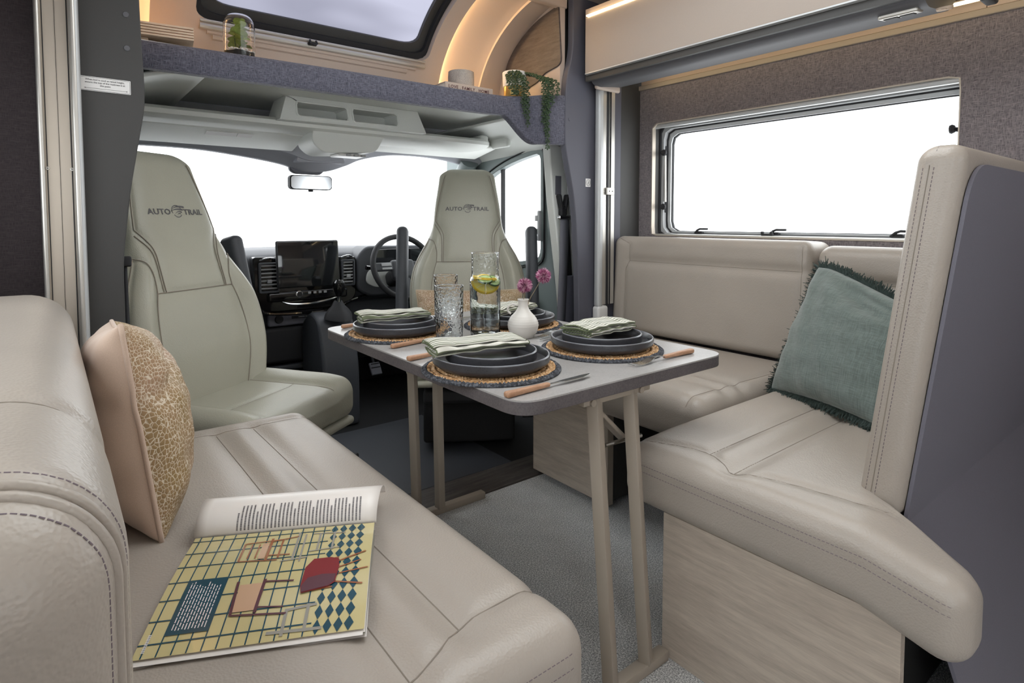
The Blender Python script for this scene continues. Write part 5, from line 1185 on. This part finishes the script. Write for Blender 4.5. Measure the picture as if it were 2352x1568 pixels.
# curled text page beyond the gutter
def curl(u, t, off=0):
    a, b = Vector(page(u, 1)), Vector(page(min(1, u), .9)); d = (a-b); d.z = 0; d.normalize()
    ang = t*PI*1.02; rx, rz = .052, .036
    s_ = .050*t+.012*math.sin(ang); z = a.z-.002+rz*math.sin(min(PI, ang*.92))
    n_ = Vector((0, 0, 1))
    p = a+d*(.002+rx*(1-math.cos(min(PI, ang*.92)))/1.0); p.z = z+off; return tuple(p)
m = MB(); m.grid(lambda u, v: curl(-.01+1.02*u, v), 16, 20); cp = obj('curled_page', m, 'paper', mg, 180); so = cp.modifiers.new('s', 'SOLIDIFY'); so.thickness = .0012; so.offset = -1
m = MB()
random.seed(3)
for k in range(34):
    u = .22+.021*k; t1 = .40 if k % 5 else .30
    t0 = .06
    x = t0
    while x < t1:
        dl = .008+.014*random.random(); V = [curl(u-.0045, x, .0011), curl(u+.0045, x, .0011), curl(u+.0045, min(x+dl, t1), .0011), curl(u-.0045, min(x+dl, t1), .0011)]; m.add(V, [(0, 1, 2, 3)]); x += dl+.004
obj('print_text', m, 'print_text', cp, 0, kind='stuff')

# ------------------------------------------------------------------ things on the overcab shelf
SZ = 1.602
tr_ = thing('slatted_tray', 'pale ply box with a slatted top on the shelf left', 'wooden box', (.26, 2.27, SZ-.03), rotz=math.radians(-8))
m = MB(); m.b2((-.14, -.10, 0), (.02, .10, .045)); obj('base_box', m, 'birch', tr_, bevel=.002)
for k in range(5):
    m = MB(); m.b2((-.14, -.125, .046+.0085*k), (.145-.016*(4-k)*0, .125, .0525+.0085*k)); obj('slat', m, 'birch', tr_, bevel=.001)
for k in range(4):
    m = MB(); m.b2((-.137, -.121, .0525+.0085*k), (.141, .121, .0545+.0085*k)); obj('dark_layer', m, 'print_brown', tr_)
te = thing('terrarium', 'glass dome terrarium with green leaves on the shelf', 'terrarium', (.548, 2.235, SZ))
m = MB(); m.lathe([(0, 0), (.052, 0), (.053, .004), (.052, .010), (0, .010)], 40); obj('cork_base', m, 'handle_wood', te)
m = MB(); pr0 = [(.050, .010), (.0515, .012), (.0515, .115), (.049, .135), (.040, .152), (.024, .160), (0, .162)]; ps = spline(pr0, 5); m.lathe(ps+[(max(0, r-.002), z-.0018) for r, z in ps[::-1]], 48); obj('dome', m, 'glass_clear', te, 60)
m = MB(); m.lathe([(0, .011), (.0485, .011), (.0485, .030), (.03, .032), (0, .034)], 32, fn=lambda p, a, r, z: Vector((p.x, p.y, z+(.002*math.sin(5*a+r*90) if z > .02 else 0)))); obj('soil', m, 'rubber_black', te)
m = MB(); random.seed(5)
for k in range(46):
    a, r = random.random()*6.28, .03+.017*random.random(); s_ = .003+.003*random.random(); m.rbox((r*math.cos(a), r*math.sin(a), .034+.003*random.random()), (s_*2, s_*1.6, s_*1.4), s_*.6, 1)
obj('pebbles', m, 'white_label', te, 180, kind='stuff')
grain('leaf_green', (132, 148, 74), .5, 120, .2, .1); grain('leaf_dark', (54, 74, 48), .5, 200, .25, .1)
def leaf_mesh(L, W):
    m = MB(); N = 6; V = []
    for i in range(N+1):
        t = i/N; w_ = W*math.sin(PI*min(1, t*.96+.02))**.7; z = .12*L*math.sin(PI*t)
        V += [(t*L, -w_/2, z+.1*w_), (t*L, 0, z), (t*L, w_/2, z+.1*w_)]
    m.add(V, [(i*3+j, i*3+j+1, i*3+j+4, i*3+j+3) for i in range(N) for j in range(2)]); return m
for k in range(22):
    a = k*2.4; h = .046+.0040*k; L = .042-.0007*k; o_ = obj('leaf', leaf_mesh(L, L*.95), 'leaf_green', te, 180, (.002*math.cos(a), .002*math.sin(a), h), (math.radians(40*math.sin(k*1.7)), math.radians(-8-1.6*k), a))
m = MB(); m.tube([(0, 0, .03), (.002, .001, .09), (0, 0, .145)], .0018, 6); m.tube([(.012, .01, .03), (.016, .013, .08)], .0015, 6); m.tube([(-.014, -.008, .03), (-.017, -.01, .085)], .0015, 6); obj('stem', m, 'leaf_dark', te)
bk = thing('keepsake_box', 'pale book box reading FAMILY HOME on the shelf', 'box', (1.465, 2.215, SZ), rotz=math.radians(0))
m = MB(); m.b2((-.125, -.06, 0), (.125, .07, .004)); m2 = MB(); obj('lower_cover', m, 'mould_beige', bk, bevel=.0015)
m = MB(); m.b2((-.12, -.052, .004), (.12, .066, .030)); obj('page_block', m, 'paper', bk)
m = MB(); m.b2((-.125, -.06, .030), (.125, .07, .034)); obj('upper_cover', m, 'mould_beige', bk, bevel=.0015)
m = MB(); m.b2((-.125, -.0635, 0), (.125, -.058, .034)); sp_ = obj('spine', m, 'mould_beige', bk, bevel=.0015)
me = text_mesh('LOVE . FAMILY . HOME', .019, .0002, space=1.12, bold=.0003); obj('spine_lettering', mesh_mb(me, lambda c: (c.x*1.0-.003, -.0640-c.z, .016+c.y)), 'print_plum', sp_, 0)
vt = thing('candle_holder', 'round grey marbled candle holder on the book box', 'candle holder', (1.475, 2.235, SZ+.034)); mk_laminate('marble_grey', (186, 176, 166), (138, 132, 126), .5)
m = MB(); m.lathe([(0, 0), (.056, 0), (.058, .003), (.0585, .05), (.057, .072), (.054, .074), (.051, .072), (.050, .012), (0, .010)], 40); obj('cup', m, 'marble_grey', vt, 40)
m = MB(); m.lathe([(0, .011), (.049, .011), (.049, .055), (0, .057)], 32); obj('wax', m, 'white_label', vt, 40)
pt = thing('trailing_plant', 'trailing green succulent in a white and gold pot on the shelf', 'potted plant', (1.70, 2.135, SZ))
m = MB(); m.lathe([(.046, .052), (.053, .055), (.055, .118), (.052, .121), (.050, .110), (.044, .06)], 40); obj('pot_upper', m, 'white_label', pt, 40)
plain('gold', (206, 170, 104), .3, metal=.8)
m = MB(); m.lathe([(0, 0), (.046, 0), (.049, .004), (.050, .054), (.046, .054), (0, .050)], 60, fn=lambda p, a, r, z: Vector((p.x*(1+.02*math.sin(18*a+z*500)*(.004 < z < .053)), p.y*(1+.02*math.sin(18*a+z*500)*(.004 < z < .053)), z))); obj('pot_lower', m, 'gold', pt, 40)
m = MB(); m.lathe([(0, .095), (.046, .095)], 24); obj('soil', m, 'rubber_black', pt)
random.seed(11)
def bead(mb, p, d, s):
    d = d.normalized(); q = d.orthogonal().normalized(); r = d.cross(q)
    V = [p]+[p+d*s*.5+(q*math.cos(a)+r*math.sin(a))*s*.30 for a in (0, 1.257, 2.513, 3.77, 5.027)]+[p+d*s]
    mb.add(V, [(0, 1+(k+1) % 5, 1+k) for k in range(5)]+[(6, 1+k, 1+(k+1) % 5) for k in range(5)])
# strands: start angle on the pot, where they leave the shelf edge, how far they hang
bandY = lambda x: float(np.interp(x, [q[0] for q in bp], [q[1] for q in bp]))
for k, (x0, y0, x1, y1, zb) in enumerate([(-.04, -.02, -.075, -.075, .02), (-.045, -.01, -.055, -.085, .03), (-.02, -.04, -.03, -.092, -.115), (-.035, -.03, -.05, -.09, -.03), (-.03, .02, -.09, -.05, .03), (-.01, -.04, -.06, -.09, .02),
                                         (.02, -.035, .020, -.115, -.10), (.03, -.03, .032, -.120, -.215), (.035, -.02, .050, -.110, -.02), (.03, -.035, .026, -.118, -.15), (.04, -.01, .058, -.10, .03), (.045, .0, .07, -.09, .0), (-.02, -.045, -.042, -.095, -.07), (.03, -.04, .036, -.12, -.06)]):
    y1 = bandY(1.70+x1)-2.135-(.022 if zb < .02 else .0); zb -= .02*(zb < 0)
    zt = .118; pts = spline([(x0*.5, y0*.5, .10), (x0, y0, zt), ((x0+x1)/2, (y0+y1)/2, .095), (x1, y1, .055), (x1+.003, y1-.006, max(zb, .02) if zb > .02 else .0), (x1+.002, y1-.006, zb)], 8)
    m = MB(); m.tube(pts, .0012, 4); st = obj('strand', m, 'leaf_dark', pt)
    m = MB(); P = np.array(pts); d_ = np.r_[0, np.cumsum(np.linalg.norm(np.diff(P, axis=0), axis=1))]; x = .015; j = 0
    while x < d_[-1]:
        p = Vector([np.interp(x, d_, P[:, i]) for i in range(3)]); a = j*2.1+k
        for e in (0, PI): bead(m, p, Vector((math.cos(a+e), math.sin(a+e), -.35)), .0125+.003*random.random())
        x += .0085; j += 1
    bead(m, Vector(pts[-1]), Vector((0, 0, -1)), .013); obj('leaves', m, 'leaf_dark', st, 0, kind='stuff')
# black belt beside the passenger seat
sb = thing('seat_belt', 'black belt strap between the charcoal pillar and the left cab seat', 'seat belt', (.178, 1.985, .3))
m = MB(); m.add([(-.012, 0, .62), (-.004, 0, .62), (.0, 0, .3), (.012, 0, 0), (-.014, 0, 0), (-.016, 0, .3)], [(0, 1, 2, 5), (5, 2, 3, 4)]); b_ = obj('strap', m, 'soft_black', sb); so = b_.modifiers.new('s', 'SOLIDIFY'); so.thickness = .002
m = MB(); m.rbox((-.008, .0, .63), (.03, .014, .03), .005, 2); obj('anchor', m, 'soft_black', sb)
